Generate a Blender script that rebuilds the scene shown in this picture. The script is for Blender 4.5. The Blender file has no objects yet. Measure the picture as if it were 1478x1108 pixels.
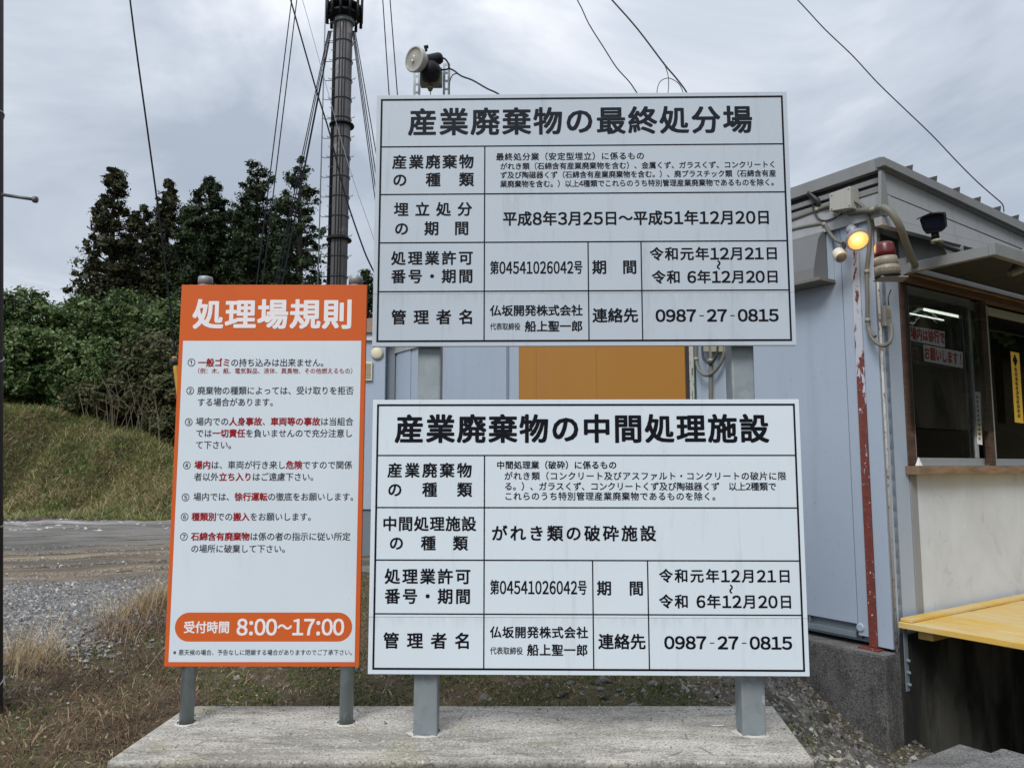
import bpy, bmesh, math, random
import numpy as np
from mathutils import Vector, Matrix

SC = bpy.context.scene
COL = SC.collection
rad = math.radians
# ------------------------------------------------------------------ camera, sky, sun, exposure
CAMZ = 1.22
PITCH = rad(6.06)
F = 1110.0
cam_d = bpy.data.cameras.new('camera')
cam_d.sensor_width = 36.0
cam_d.lens = F / 1478 * 36
cam_d.clip_end = 3000
cam = bpy.data.objects.new('camera', cam_d)
COL.objects.link(cam)
cam.location = (0, 0, CAMZ)
cam.rotation_euler = (rad(90) + PITCH, 0, 0)
SC.camera = cam

SUN_EL, SUN_AZ = rad(43), rad(202)      # azimuth clockwise from +Y: behind the camera
w = bpy.data.worlds.new('World'); SC.world = w; w.use_nodes = True
nt = w.node_tree; N = nt.nodes; L = nt.links
N.clear()
def wn(t, **k):
    n = N.new(t)
    for a, b in k.items(): setattr(n, a, b)
    return n
out = wn('ShaderNodeOutputWorld'); bg = wn('ShaderNodeBackground'); bg.inputs[1].default_value = 0.1
L.new(bg.outputs[0], out.inputs[0])
sky = wn('ShaderNodeTexSky', sky_type='NISHITA'); sky.sun_disc = False
sky.sun_elevation = SUN_EL; sky.sun_rotation = SUN_AZ
tc = wn('ShaderNodeTexCoord'); sep = wn('ShaderNodeSeparateXYZ'); L.new(tc.outputs['Generated'], sep.inputs[0])
def wmath(op, a, b=None, clamp=False):
    n = wn('ShaderNodeMath', operation=op, use_clamp=clamp)
    for i, v in enumerate((a, b)):
        if v is None: continue
        if isinstance(v, (int, float)): n.inputs[i].default_value = v
        else: L.new(v, n.inputs[i])
    return n.outputs[0]
zc = wmath('MAXIMUM', sep.outputs[2], 0.0)
den = wmath('ADD', zc, 0.28)
px_ = wmath('DIVIDE', sep.outputs[0], den); py_ = wmath('DIVIDE', sep.outputs[1], den)
cmb = wn('ShaderNodeCombineXYZ'); L.new(px_, cmb.inputs[0]); L.new(py_, cmb.inputs[1])
nz = wn('ShaderNodeTexNoise'); nz.inputs['Scale'].default_value = 1.35; nz.inputs['Detail'].default_value = 6
nz.inputs['Roughness'].default_value = 0.56; nz.inputs['Distortion'].default_value = 0.45
mp = wn('ShaderNodeMapping'); mp.inputs['Location'].default_value = (28.910, 4.516, 14.466); L.new(cmb.outputs[0], mp.inputs[0]); L.new(mp.outputs[0], nz.inputs['Vector'])
cr = wn('ShaderNodeValToRGB'); L.new(nz.outputs[0], cr.inputs[0])
cr.color_ramp.elements[0].position = 0.38; cr.color_ramp.elements[0].color = (0.43, 0.485, 0.57, 1)
cr.color_ramp.elements[1].position = 0.60; cr.color_ramp.elements[1].color = (0.86, 0.885, 0.935, 1)
e = cr.color_ramp.elements.new(0.5); e.color = (0.60, 0.655, 0.735, 1)
# an overcast sky is brighter towards the zenith
zcub = wmath('POWER', zc, 3.0)
gain = wmath('MULTIPLY_ADD', zcub, 7.5); gain.node.inputs[2].default_value = 5.9
vm = wn('ShaderNodeVectorMath', operation='SCALE'); L.new(cr.outputs[0], vm.inputs[0]); L.new(gain, vm.inputs['Scale'])
mx = wn('ShaderNodeMix', data_type='RGBA'); mx.inputs[0].default_value = 0.93
L.new(sky.outputs[0], mx.inputs[6]); L.new(vm.outputs[0], mx.inputs[7]); L.new(mx.outputs[2], bg.inputs[0])

sd = bpy.data.lights.new('sun', 'SUN'); sd.energy = 1.5; sd.angle = rad(24); sd.color = (1.0, 0.965, 0.92)
sun = bpy.data.objects.new('sun', sd); COL.objects.link(sun)
sdir = Vector((math.sin(SUN_AZ) * math.cos(SUN_EL), math.cos(SUN_AZ) * math.cos(SUN_EL), math.sin(SUN_EL)))
sun.rotation_euler = sdir.to_track_quat('Z', 'Y').to_euler()
vs = SC.view_settings
vs.view_transform = 'Standard'; vs.look = 'None'; vs.exposure = 0.75; vs.gamma = 1.0; vs.use_curve_mapping = False

# ------------------------------------------------------------------ helpers
cp, sp_ = math.cos(PITCH), math.sin(PITCH)
O = Vector((0, 0, CAMZ))
def ray(u, v):
    x = (u - 739) / F; y = (554 - v) / F
    return Vector((x, cp - sp_ * y, sp_ + cp * y))
def atY(u, v, Y): d = ray(u, v); return O + d * (Y / d.y)
def atZ(u, v, z): d = ray(u, v); return O + d * ((z - CAMZ) / d.z)
def onp(u, v, p0, n):
    d = ray(u, v); return O + d * ((p0 - O).dot(n) / d.dot(n))

def obj(name, me, mats=None, parent=None, org=None):
    o = bpy.data.objects.new(name, me); COL.objects.link(o)
    if mats is not None:
        for m in (mats if isinstance(mats, (list, tuple)) else [mats]): me.materials.append(m)
    if parent is not None: o.parent = parent
    return o
ORG = {}
def empty(name, loc, label=None, cat=None, group=None):
    o = bpy.data.objects.new(name, None); COL.objects.link(o); o.location = loc
    o.empty_display_size = 0.1
    ORG[o.name] = Vector(loc)
    tag(o, label, cat, group); return o
def tag(o, label=None, cat=None, group=None, kind=None):
    if label: o['label'] = label
    if cat: o['category'] = cat
    if group: o['group'] = group
    if kind: o['kind'] = kind
    return o

class M:
    """collects shapes in world coordinates, built as one mesh object"""
    def __init__(s): s.bm = bmesh.new(); s.mi = 0
    def poly(s, pts):
        vs_ = [s.bm.verts.new(p) for p in pts]; f = s.bm.faces.new(vs_); f.material_index = s.mi; return f
    def hexa(s, c8, bev=0.0):
        vs_ = [s.bm.verts.new(p) for p in c8]
        fs = []
        for q in ((0, 3, 2, 1), (4, 5, 6, 7), (0, 1, 5, 4), (1, 2, 6, 5), (2, 3, 7, 6), (3, 0, 4, 7)):
            f = s.bm.faces.new([vs_[i] for i in q]); f.material_index = s.mi; fs.append(f)
        if bev > 0:
            es = set(e for f in fs for e in f.edges)
            bmesh.ops.bevel(s.bm, geom=list(es), offset=bev, segments=2, affect='EDGES', profile=0.6)
        return s
    def box(s, lo, hi, bev=0.0, fr=None):
        """axis box in frame fr (function a,b,c -> world)"""
        fr = fr or (lambda a, b, c: Vector((a, b, c)))
        (x0, y0, z0), (x1, y1, z1) = lo, hi
        return s.hexa([fr(x0, y0, z0), fr(x1, y0, z0), fr(x1, y1, z0), fr(x0, y1, z0),
                       fr(x0, y0, z1), fr(x1, y0, z1), fr(x1, y1, z1), fr(x0, y1, z1)], bev)
    def slab(s, pts, off, bev=0.0):
        """prism: polygon pts moved by off"""
        n = len(pts)
        a = [s.bm.verts.new(p) for p in pts]; b = [s.bm.verts.new(p + off) for p in pts]
        fs = [s.bm.faces.new(a), s.bm.faces.new(b[::-1])]
        for i in range(n): fs.append(s.bm.faces.new([a[i], b[i], b[(i + 1) % n], a[(i + 1) % n]]))
        for f in fs: f.material_index = s.mi
        if bev > 0:
            bmesh.ops.bevel(s.bm, geom=list(set(e for f in fs for e in f.edges)), offset=bev, segments=1, affect='EDGES')
        return s
    def tube(s, pts, r, n=8, caps=True, smooth=0):
        pts = [Vector(p) for p in pts]
        if smooth: pts = catmull(pts, smooth)
        rs = r if isinstance(r, (list, tuple)) else [r] * len(pts)
        if len(rs) != len(pts): rs = list(np.interp(np.linspace(0, 1, len(pts)), np.linspace(0, 1, len(rs)), rs))
        rings = []; ref = None
        for i, p in enumerate(pts):
            t = (pts[min(i + 1, len(pts) - 1)] - pts[max(i - 1, 0)]).normalized()
            if ref is None:
                ref = Vector((0, 0, 1)) if abs(t.z) < 0.9 else Vector((1, 0, 0))
                a = t.cross(ref).normalized()
            else:
                a = (a - t * a.dot(t)).normalized()
            b = t.cross(a)
            rings.append([s.bm.verts.new(p + (a * math.cos(q) + b * math.sin(q)) * rs[i]) for q in [2 * math.pi * k / n for k in range(n)]])
        for i in range(len(rings) - 1):
            for k in range(n):
                f = s.bm.faces.new([rings[i][k], rings[i][(k + 1) % n], rings[i + 1][(k + 1) % n], rings[i + 1][k]])
                f.smooth = n > 5; f.material_index = s.mi
        if caps:
            for rr in (rings[0][::-1], rings[-1]):
                f = s.bm.faces.new(rr); f.material_index = s.mi
        return s
    def lathe(s, prof, p0, axis, n=24, smooth=True, closed=True):
        axis = Vector(axis).normalized()
        ref = Vector((0, 0, 1)) if abs(axis.z) < 0.9 else Vector((1, 0, 0))
        a = axis.cross(ref).normalized(); b = axis.cross(a); p0 = Vector(p0)
        rings = []
        for (r, h) in prof:
            r = max(r, 1e-4)
            rings.append([s.bm.verts.new(p0 + axis * h + (a * math.cos(q) + b * math.sin(q)) * r) for q in [2 * math.pi * k / n for k in range(n)]])
        for i in range(len(rings) - 1):
            for k in range(n):
                f = s.bm.faces.new([rings[i][k], rings[i][(k + 1) % n], rings[i + 1][(k + 1) % n], rings[i + 1][k]])
                f.smooth = smooth; f.material_index = s.mi
        if closed:
            for rr in (rings[0][::-1], rings[-1]):
                f = s.bm.faces.new(rr); f.material_index = s.mi
        return s
    def build(s, name, mat, parent=None, origin=None, label=None, cat=None, group=None, kind=None, fixn=True):
        if parent is not None: org = ORG[parent.name]
        elif origin is not None: org = Vector(origin)
        else: org = Vector((0, 0, 0))
        if fixn: bmesh.ops.recalc_face_normals(s.bm, faces=s.bm.faces)
        bmesh.ops.translate(s.bm, verts=s.bm.verts, vec=-org)
        me = bpy.data.meshes.new(name); s.bm.to_mesh(me); s.bm.free()
        o = obj(name, me, mat, parent)
        if parent is None: o.location = org
        ORG[o.name] = org
        tag(o, label, cat, group, kind)
        return o

def catmull(P, k):
    out_ = []
    Q = [P[0] * 2 - P[1]] + P + [P[-1] * 2 - P[-2]]
    for i in range(1, len(Q) - 2):
        for j in range(k):
            t = j / k
            out_.append(0.5 * ((2 * Q[i]) + (Q[i + 1] - Q[i - 1]) * t + (2 * Q[i - 1] - 5 * Q[i] + 4 * Q[i + 1] - Q[i + 2]) * t * t + (3 * Q[i] - Q[i - 1] - 3 * Q[i + 1] + Q[i + 2]) * t ** 3))
    out_.append(P[-1]); return out_

def npmesh(name, V, Fc, mat, org=(0, 0, 0), parent=None, smooth=False, **tg):
    """V (n,3) world, Fc (m,k) uniform faces"""
    V = np.asarray(V, dtype=np.float32) - np.array(org, dtype=np.float32)
    Fc = np.asarray(Fc, dtype=np.int32); m, k = Fc.shape
    me = bpy.data.meshes.new(name)
    me.vertices.add(len(V)); me.vertices.foreach_set('co', V.ravel())
    me.loops.add(m * k); me.loops.foreach_set('vertex_index', Fc.ravel())
    me.polygons.add(m); me.polygons.foreach_set('loop_start', np.arange(0, m * k, k, dtype=np.int32))
    me.polygons.foreach_set('loop_total', np.full(m, k, dtype=np.int32))
    if smooth: me.polygons.foreach_set('use_smooth', np.ones(m, dtype=bool))
    me.update(calc_edges=True)
    o = obj(name, me, mat, parent)
    if parent is None: o.location = org
    ORG[o.name] = Vector(org)
    tag(o, **tg); return o

# ------------------------------------------------------------------ materials
def srgb(r, g, b):
    f = lambda c: (c / 255 / 12.92) if c / 255 <= 0.04045 else ((c / 255 + 0.055) / 1.055) ** 2.4
    return (f(r), f(g), f(b))
class Mat:
    def __init__(s, name, col=(0.5, 0.5, 0.5), rough=0.6, metal=0.0, spec=0.5):
        s.m = bpy.data.materials.new(name); s.m.use_nodes = True
        s.nt = s.m.node_tree; s.N = s.nt.nodes; s.L = s.nt.links
        s.p = s.N['Principled BSDF']
        s.p.inputs['Base Color'].default_value = (*col, 1); s.p.inputs['Roughness'].default_value = rough
        s.p.inputs['Metallic'].default_value = metal; s.p.inputs['Specular IOR Level'].default_value = spec
        s.geo = None; s.c = None; s.col = col; s.bh = None
    def node(s, t, **k):
        n = s.N.new(t)
        for a, b in k.items(): setattr(n, a, b)
        return n
    def pos(s):
        if s.geo is None: s.geo = s.node('ShaderNodeNewGeometry')
        return s.geo.outputs['Position']
    def noise(s, scale, detail=4, rough=0.55, stretch=None, dist=0.0, loc=(0, 0, 0)):
        v = s.pos()
        mp_ = s.node('ShaderNodeMapping'); s.L.new(v, mp_.inputs[0])
        mp_.inputs['Scale'].default_value = stretch or (1, 1, 1); mp_.inputs['Location'].default_value = loc
        n = s.node('ShaderNodeTexNoise'); s.L.new(mp_.outputs[0], n.inputs['Vector'])
        n.inputs['Scale'].default_value = scale; n.inputs['Detail'].default_value = detail
        n.inputs['Roughness'].default_value = rough; n.inputs['Distortion'].default_value = dist
        return n.outputs[0]
    def voro(s, scale, feature='F1', out='Distance', rnd=1.0):
        n = s.node('ShaderNodeTexVoronoi', feature=feature); s.L.new(s.pos(), n.inputs['Vector'])
        n.inputs['Scale'].default_value = scale; n.inputs['Randomness'].default_value = rnd
        return n.outputs[out]
    def ramp(s, x, stops):
        n = s.node('ShaderNodeValToRGB'); s.L.new(x, n.inputs[0]); els = n.color_ramp.elements
        while len(els) < len(stops): els.new(0.5)
        for e_, (p_, c_) in zip(els, stops):
            e_.position = p_; e_.color = (c_, c_, c_, 1) if isinstance(c_, (int, float)) else (*c_, 1)
        return n.outputs[0]
    def math(s, op, a, b=0.0, c=None, clamp=False):
        n = s.node('ShaderNodeMath', operation=op, use_clamp=clamp)
        for i, v in enumerate((a, b, c)):
            if v is None: continue
            if isinstance(v, (int, float)): n.inputs[i].default_value = v
            else: s.L.new(v, n.inputs[i])
        return n.outputs[0]
    def mix(s, fac, a, b, mode='MIX'):
        n = s.node('ShaderNodeMix', data_type='RGBA', blend_type=mode)
        for i, v in ((0, fac), (6, a), (7, b)):
            if isinstance(v, (int, float)): n.inputs[i].default_value = v
            elif isinstance(v, tuple): n.inputs[i].default_value = (*v, 1)
            else: s.L.new(v, n.inputs[i])
        return n.outputs[2]
    def cur(s): return s.c if s.c is not None else s.col
    def over(s, fac, col, mode='MIX'):
        s.c = s.mix(fac, s.cur(), col, mode); return s
    def color(s, c): s.c = c; return s
    def bump(s, h, strength=0.3, dist=0.01):
        n = s.node('ShaderNodeBump'); n.inputs['Strength'].default_value = strength; n.inputs['Distance'].default_value = dist
        s.L.new(h, n.inputs['Height'])
        if s.bh is not None: s.L.new(s.bh, n.inputs['Normal'])
        s.bh = n.outputs[0]; return s
    def rough(s, x): s.L.new(x, s.p.inputs['Roughness']); return s
    def end(s):
        if s.c is not None: s.L.new(s.c, s.p.inputs['Base Color'])
        if s.bh is not None: s.L.new(s.bh, s.p.inputs['Normal'])
        return s.m
    def sepz(s):
        n = s.node('ShaderNodeSeparateXYZ'); s.L.new(s.pos(), n.inputs[0]); return n.outputs

def painted(name, col, dirt=(0.12, 0.11, 0.09), amt=0.35, rough=0.5, scale=1.0, streak=True, bump=0.08):
    m = Mat(name, col, rough)
    a = m.noise(2.2 * scale, 5, 0.6); m.over(m.ramp(a, [(0.35, 0.0), (0.75, amt * 0.35)]), tuple(c * 0.7 for c in col))
    if streak:
        b = m.noise(7 * scale, 5, 0.65, stretch=(1, 1, 0.07)); m.over(m.ramp(b, [(0.52, 0.0), (0.78, amt * 0.75)]), dirt)
    c = m.noise(38 * scale, 4, 0.6); m.over(m.ramp(c, [(0.62, 0.0), (0.74, amt)]), dirt)
    m.rough(m.ramp(a, [(0.3, max(0, rough - 0.1)), (0.7, min(1, rough + 0.12))]))
    m.bump(m.noise(60, 3), bump, 0.002)
    return m.end()

def plain(name, col, rough=0.55, metal=0.0, var=0.25, scale=20, bump=0.0, spec=0.5):
    m = Mat(name, col, rough, metal, spec)
    a = m.noise(scale, 4, 0.6); m.over(m.ramp(a, [(0.3, var), (0.7, 0.0)]), tuple(c * 0.55 for c in col))
    if bump: m.bump(m.noise(scale * 4, 3), bump, 0.003)
    return m.end()

MT = {}
# white lettered boards: upper one is greyer and has run-down grime
def board_mat(name, col, grime, seed, seam_z):
    m = Mat(name, col, 0.5, spec=0.2)
    a = m.noise(1.6, 4, 0.5, loc=(seed, 0, 0)); m.over(m.ramp(a, [(0.3, 0.0), (0.8, 0.10)]), tuple(c * 0.72 for c in col))
    b = m.noise(16, 5, 0.7, stretch=(1, 1, 0.10), loc=(seed, 3, 1)); m.over(m.ramp(b, [(0.56, 0.0), (0.8, grime)]), (0.18, 0.18, 0.15))
    z = m.sepz()[2]
    # dirt washed over the sheet joint
    k = m.math('SUBTRACT', seam_z, z); k2 = m.ramp(m.math('MULTIPLY', k, 12, clamp=True), [(0.0, 0.0), (0.05, 0.5), (0.7, 0.0)])
    bb = m.noise(30, 4, 0.7, stretch=(1, 1, 0.15), loc=(seed, 9, 1))
    m.over(m.math('MULTIPLY', k2, m.ramp(bb, [(0.4, 0.0), (0.75, 0.55)])), (0.2, 0.2, 0.17))
    c = m.noise(110, 2, 0.5, loc=(seed, 0, 5)); m.over(m.ramp(c, [(0.75, 0.0), (0.80, 0.5)]), (0.1, 0.1, 0.09))
    g_ = m.noise(0.9, 3, 0.5, loc=(seed, 7, 7)); m.over(m.ramp(g_, [(0.45, 0.0), (0.75, 0.16)]), tuple(c * 0.6 for c in col))
    h_ = m.noise(5, 6, 0.75, stretch=(1, 1, 0.25), loc=(seed, 2, 8)); m.over(m.ramp(h_, [(0.6, 0.0), (0.78, grime * 0.7)]), (0.24, 0.21, 0.16))
    m.bump(m.noise(1.8, 2, 0.4, loc=(seed, 5, 5)), 0.25, 0.02)
    m.rough(m.ramp(a, [(0.3, 0.36), (0.8, 0.5)]))
    return m.end()
MT['ink'] = plain('black_ink', (0.004, 0.005, 0.009), 0.6, var=0.1, spec=0.12)
MT['ink_faded'] = plain('faded_black_ink', (0.010, 0.013, 0.022), 0.6, var=0.3, scale=5, spec=0.12)
MT['ink_grey'] = plain('dark_grey_ink', (0.035, 0.035, 0.045), 0.45, var=0.1, spec=0.12)
MT['ink_red'] = plain('red_ink', (0.27, 0.010, 0.014), 0.45, var=0.1, spec=0.12)
MT['ink_white'] = plain('white_ink', (0.72, 0.70, 0.72), 0.45, var=0.05, spec=0.12)
MT['orange'] = Mat('orange_film', (0.55, 0.105, 0.022), 0.5, spec=0.15)
_m = MT['orange']; _m.over(_m.ramp(_m.noise(2, 4), [(0.35, 0.0), (0.8, 0.3)]), (0.40, 0.088, 0.034)); MT['orange'] = _m.end()
MT['film'] = board_mat('white_film', (0.58, 0.65, 0.715), 0.10, 4.0, -9)
MT['alu'] = plain('board_edge_metal', (0.45, 0.47, 0.48), 0.4, 0.6, var=0.3)

def galv(name):
    m = Mat(name, (0.27, 0.31, 0.33), 0.5, 0.45)
    v = m.voro(26, out='Color'); r = m.node('ShaderNodeSeparateColor'); m.L.new(v, r.inputs[0])
    m.over(m.math('MULTIPLY', r.outputs[0], 0.35), (0.16, 0.19, 0.205))
    s_ = m.noise(9, 5, 0.62, stretch=(1, 1, 0.6), dist=0.6); m.over(m.ramp(s_, [(0.62, 0.0), (0.68, 0.7)]), (0.52, 0.54, 0.54))
    t = m.noise(22, 4, 0.6, stretch=(1, 1, 0.15)); m.over(m.ramp(t, [(0.55, 0.0), (0.8, 0.4)]), (0.13, 0.14, 0.14))
    return m.end()
MT['galv'] = galv('galvanised_steel')

def concrete(name, col, darkcol, speck=0.5, scale=1.0):
    m = Mat(name, col, 0.9, spec=0.25)
    a = m.noise(2.4 * scale, 6, 0.65, stretch=(1, 2.6, 1), dist=0.4); m.over(m.ramp(a, [(0.42, 0.0), (0.68, 0.75)]), darkcol)
    b = m.noise(11 * scale, 6, 0.7, stretch=(0.6, 2.4, 1)); m.over(m.ramp(b, [(0.5, 0.0), (0.72, 0.6)]), darkcol)
    c = m.noise(120 * scale, 3, 0.7); m.over(m.ramp(c, [(0.36, speck), (0.52, 0.0)]), tuple(q * 0.35 for q in darkcol))
    d = m.noise(75 * scale, 2, 0.6, loc=(4, 4, 4)); m.over(m.ramp(d, [(0.6, 0.0), (0.72, speck)]), tuple(min(0.75, q * 1.5) for q in col))
    e_ = m.noise(1.2, 3, 0.5, loc=(9, 2, 0)); m.over(m.ramp(e_, [(0.55, 0.0), (0.75, 0.35)]), (0.20, 0.20, 0.10))
    m.bump(m.noise(90 * scale, 4, 0.7), 0.6, 0.004).bump(b, 0.35, 0.012)
    return m.end()
MT['slab_old'] = concrete('weathered_concrete', (0.50, 0.475, 0.43), (0.19, 0.183, 0.165), speck=0.85)
def slabmat():
    m = Mat('stained_footing_concrete', (0.50, 0.475, 0.425), 0.92, spec=0.2)
    a = m.noise(1.7, 7, 0.68, stretch=(1, 2.4, 1), dist=0.8); m.over(m.ramp(a, [(0.40, 0.0), (0.62, 0.85)]), (0.255, 0.245, 0.215))
    b = m.noise(5.5, 7, 0.72, stretch=(0.7, 2.2, 1), dist=0.5, loc=(2, 5, 0)); m.over(m.ramp(b, [(0.5, 0.0), (0.66, 0.7)]), (0.17, 0.165, 0.15))
    k = m.noise(3.1, 5, 0.6, loc=(8, 1, 0)); m.over(m.ramp(k, [(0.58, 0.0), (0.72, 0.55)]), (0.22, 0.215, 0.10))
    l = m.noise(4.2, 6, 0.65, stretch=(0.5, 3, 1), loc=(1, 9, 0)); m.over(m.ramp(l, [(0.57, 0.0), (0.68, 0.6)]), (0.62, 0.60, 0.55))
    ck = m.voro(1.15, feature='DISTANCE_TO_EDGE'); n = m.noise(9, 4); ck2 = m.math('MULTIPLY', m.ramp(ck, [(0.0, 1.0), (0.006, 0.0)]), m.ramp(n, [(0.5, 0.0), (0.6, 0.8)])); m.over(ck2, (0.06, 0.057, 0.05))
    c = m.noise(95, 3, 0.7); m.over(m.ramp(c, [(0.36, 0.8), (0.5, 0.0)]), (0.10, 0.097, 0.088))
    d = m.noise(60, 2, 0.6, loc=(4, 4, 4)); m.over(m.ramp(d, [(0.6, 0.0), (0.72, 0.7)]), (0.68, 0.66, 0.62))
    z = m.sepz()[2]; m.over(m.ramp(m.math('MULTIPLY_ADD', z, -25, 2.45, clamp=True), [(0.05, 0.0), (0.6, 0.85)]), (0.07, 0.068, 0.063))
    m.bump(m.noise(70, 5, 0.7), 0.9, 0.005).bump(b, 0.5, 0.012); return m.end()
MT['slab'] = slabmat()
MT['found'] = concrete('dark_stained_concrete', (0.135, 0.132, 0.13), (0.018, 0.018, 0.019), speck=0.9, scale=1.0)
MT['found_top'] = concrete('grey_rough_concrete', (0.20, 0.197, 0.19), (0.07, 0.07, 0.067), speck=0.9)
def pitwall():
    m = Mat('shade_darkened_stained_concrete', (0.085, 0.085, 0.075), 0.9, spec=0.2)  # colour darkened to carry the pit's shade; stains and streaks lie over it
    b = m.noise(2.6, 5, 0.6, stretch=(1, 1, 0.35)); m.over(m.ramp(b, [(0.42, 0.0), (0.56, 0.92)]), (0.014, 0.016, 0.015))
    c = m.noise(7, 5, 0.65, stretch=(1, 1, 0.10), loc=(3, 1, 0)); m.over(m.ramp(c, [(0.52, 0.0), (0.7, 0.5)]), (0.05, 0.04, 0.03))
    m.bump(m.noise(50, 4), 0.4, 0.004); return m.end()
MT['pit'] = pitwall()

BLUE = (0.325, 0.39, 0.48)
MT['panel'] = painted('pale_blue_paint', BLUE, amt=0.28, rough=0.42, scale=0.8)
MT['panel_dark'] = painted('blue_grey_rail_paint', (0.15, 0.185, 0.215), amt=0.4, rough=0.5)
MT['fascia'] = painted('grey_fascia_paint', (0.33, 0.345, 0.36), amt=0.45, rough=0.5, streak=True)
MT['fascia_grey'] = painted('dull_grey_paint', (0.20, 0.21, 0.215), amt=0.5, rough=0.55)
MT['white_wall'] = painted('old_white_paint', (0.56, 0.585, 0.61), dirt=(0.25, 0.25, 0.25), amt=0.5, rough=0.5, scale=1.3)
def dado():
    m = Mat('scuffed_white_board', (0.535, 0.575, 0.62), 0.55)
    a = m.noise(1.6, 6, 0.65, dist=0.4); m.over(m.ramp(a, [(0.42, 0.0), (0.68, 0.55)]), (0.40, 0.415, 0.43))
    b = m.noise(6, 6, 0.7, stretch=(1, 1, 0.5), dist=0.8); m.over(m.ramp(b, [(0.58, 0.0), (0.74, 0.6)]), (0.27, 0.275, 0.28))
    c = m.noise(13, 5, 0.7, stretch=(1, 1, 0.2)); m.over(m.ramp(c, [(0.62, 0.0), (0.76, 0.35)]), (0.33, 0.31, 0.28))
    d = m.noise(45, 3, 0.5); m.over(m.ramp(d, [(0.72, 0.0), (0.76, 0.8)]), (0.12, 0.12, 0.12))
    m.bump(m.noise(2.5, 3), 0.2, 0.01); return m.end()
MT['dado'] = dado()
MT['grey_strip'] = painted('mid_grey_paint', (0.24, 0.245, 0.26), amt=0.3, rough=0.5)
MT['seam'] = plain('seam_sealant', (0.05, 0.035, 0.05), 0.8)
MT['dark_metal'] = plain('dark_metal', (0.035, 0.036, 0.04), 0.5, 0.3)
MT['black'] = plain('black_plastic', (0.006, 0.007, 0.010), 0.5, var=0.1, spec=0.2)
MT['beige'] = painted('beige_plastic', (0.27, 0.26, 0.20), amt=0.5, rough=0.5, scale=3)
MT['conduit'] = painted('dirty_grey_conduit', (0.14, 0.14, 0.115), amt=0.6, rough=0.6, scale=3)
MT['ivory'] = painted('ivory_plastic', (0.36, 0.36, 0.33), amt=0.45, rough=0.45, scale=4)
MT['olive'] = plain('olive_plastic', (0.16, 0.16, 0.10), 0.5)
MT['wood'] = None
def wood(name, col, dark):
    m = Mat(name, col, 0.7)
    a = m.noise(14, 5, 0.6, stretch=(0.4, 0.4, 3)); m.over(m.ramp(a, [(0.35, 0.8), (0.7, 0.0)]), dark)
    b = m.noise(45, 4, 0.6); m.over(m.ramp(b, [(0.6, 0.0), (0.75, 0.5)]), dark)
    m.bump(a, 0.3, 0.004); return m.end()
MT['wood'] = wood('brown_stained_timber', (0.10, 0.052, 0.034), (0.028, 0.017, 0.013))
MT['wood_sill'] = wood('weathered_timber_sill', (0.27, 0.18, 0.115), (0.10, 0.065, 0.04))
def yellow():
    m = Mat('worn_yellow_painted_timber', (0.60, 0.385, 0.075), 0.6)
    u = m.node('ShaderNodeVectorRotate'); u.rotation_type = 'Z_AXIS'; u.inputs['Angle'].default_value = math.atan2(-.832, .554) * -1
    m.L.new(m.pos(), u.inputs['Vector'])
    def gn(sc, st, loc=(0, 0, 0), det=6):
        mp_ = m.node('ShaderNodeMapping'); m.L.new(u.outputs[0], mp_.inputs[0]); mp_.inputs['Scale'].default_value = st; mp_.inputs['Location'].default_value = loc
        n = m.node('ShaderNodeTexNoise'); m.L.new(mp_.outputs[0], n.inputs['Vector']); n.inputs['Scale'].default_value = sc; n.inputs['Detail'].default_value = det; n.inputs['Roughness'].default_value = 0.65
        return n.outputs[0]
    a = gn(5, (0.5, 1.5, 1)); m.over(m.ramp(a, [(0.40, 0.0), (0.60, 0.9)]), (0.58, 0.46, 0.235))
    b = gn(16, (0.12, 3.0, 1), (3, 0, 0)); m.over(m.ramp(b, [(0.52, 0.0), (0.70, 0.65)]), (0.38, 0.25, 0.10))
    c = gn(40, (0.5, 1, 1), (5, 1, 0), 4); m.over(m.ramp(c, [(0.64, 0.0), (0.74, 0.7)]), (0.22, 0.15, 0.08))
    m.bump(b, 0.4, 0.003); return m.end()
MT['yellow'] = yellow()
def peel():
    m = Mat('peeling_red_lead_paint', (0.42, 0.455, 0.52), 0.6)
    z = m.sepz()[2]
    base = m.math('MULTIPLY_ADD', z, -0.17, 0.82)          # more red lead showing lower down
    n = m.noise(15, 6, 0.68, stretch=(1, 1, 0.33), dist=0.3)
    k = m.math('ADD', n, base)
    f = m.ramp(k, [(0.985, 0.0), (1.0, 1.0)])
    n2 = m.noise(42, 5, 0.65); k2 = m.ramp(n2, [(0.64, 1.0), (0.66, 0.0)])
    m.over(m.math('MULTIPLY', f, k2), m.mix(m.ramp(m.noise(30, 4), [(0.35, 0.0), (0.7, 1.0)]), (0.17, 0.034, 0.024), (0.105, 0.026, 0.02)))
    m.bump(f, -0.5, 0.003); return m.end()
MT['peel'] = peel()
def rustpipe():
    m = Mat('chalky_rusting_pipe', (0.40, 0.40, 0.38), 0.7)
    n = m.noise(40, 6, 0.7, stretch=(1, 1, 0.5)); m.over(m.ramp(n, [(0.53, 0.0), (0.6, 0.9)]), (0.13, 0.06, 0.045))
    return m.end()
MT['rustpipe'] = rustpipe()
MT['door_orange'] = painted('orange_brown_paint', (0.34, 0.150, 0.014), amt=0.18, rough=0.5, scale=0.6)
MT['green_trim'] = plain('dark_green_paint', (0.02, 0.09, 0.06), 0.5)

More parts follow.
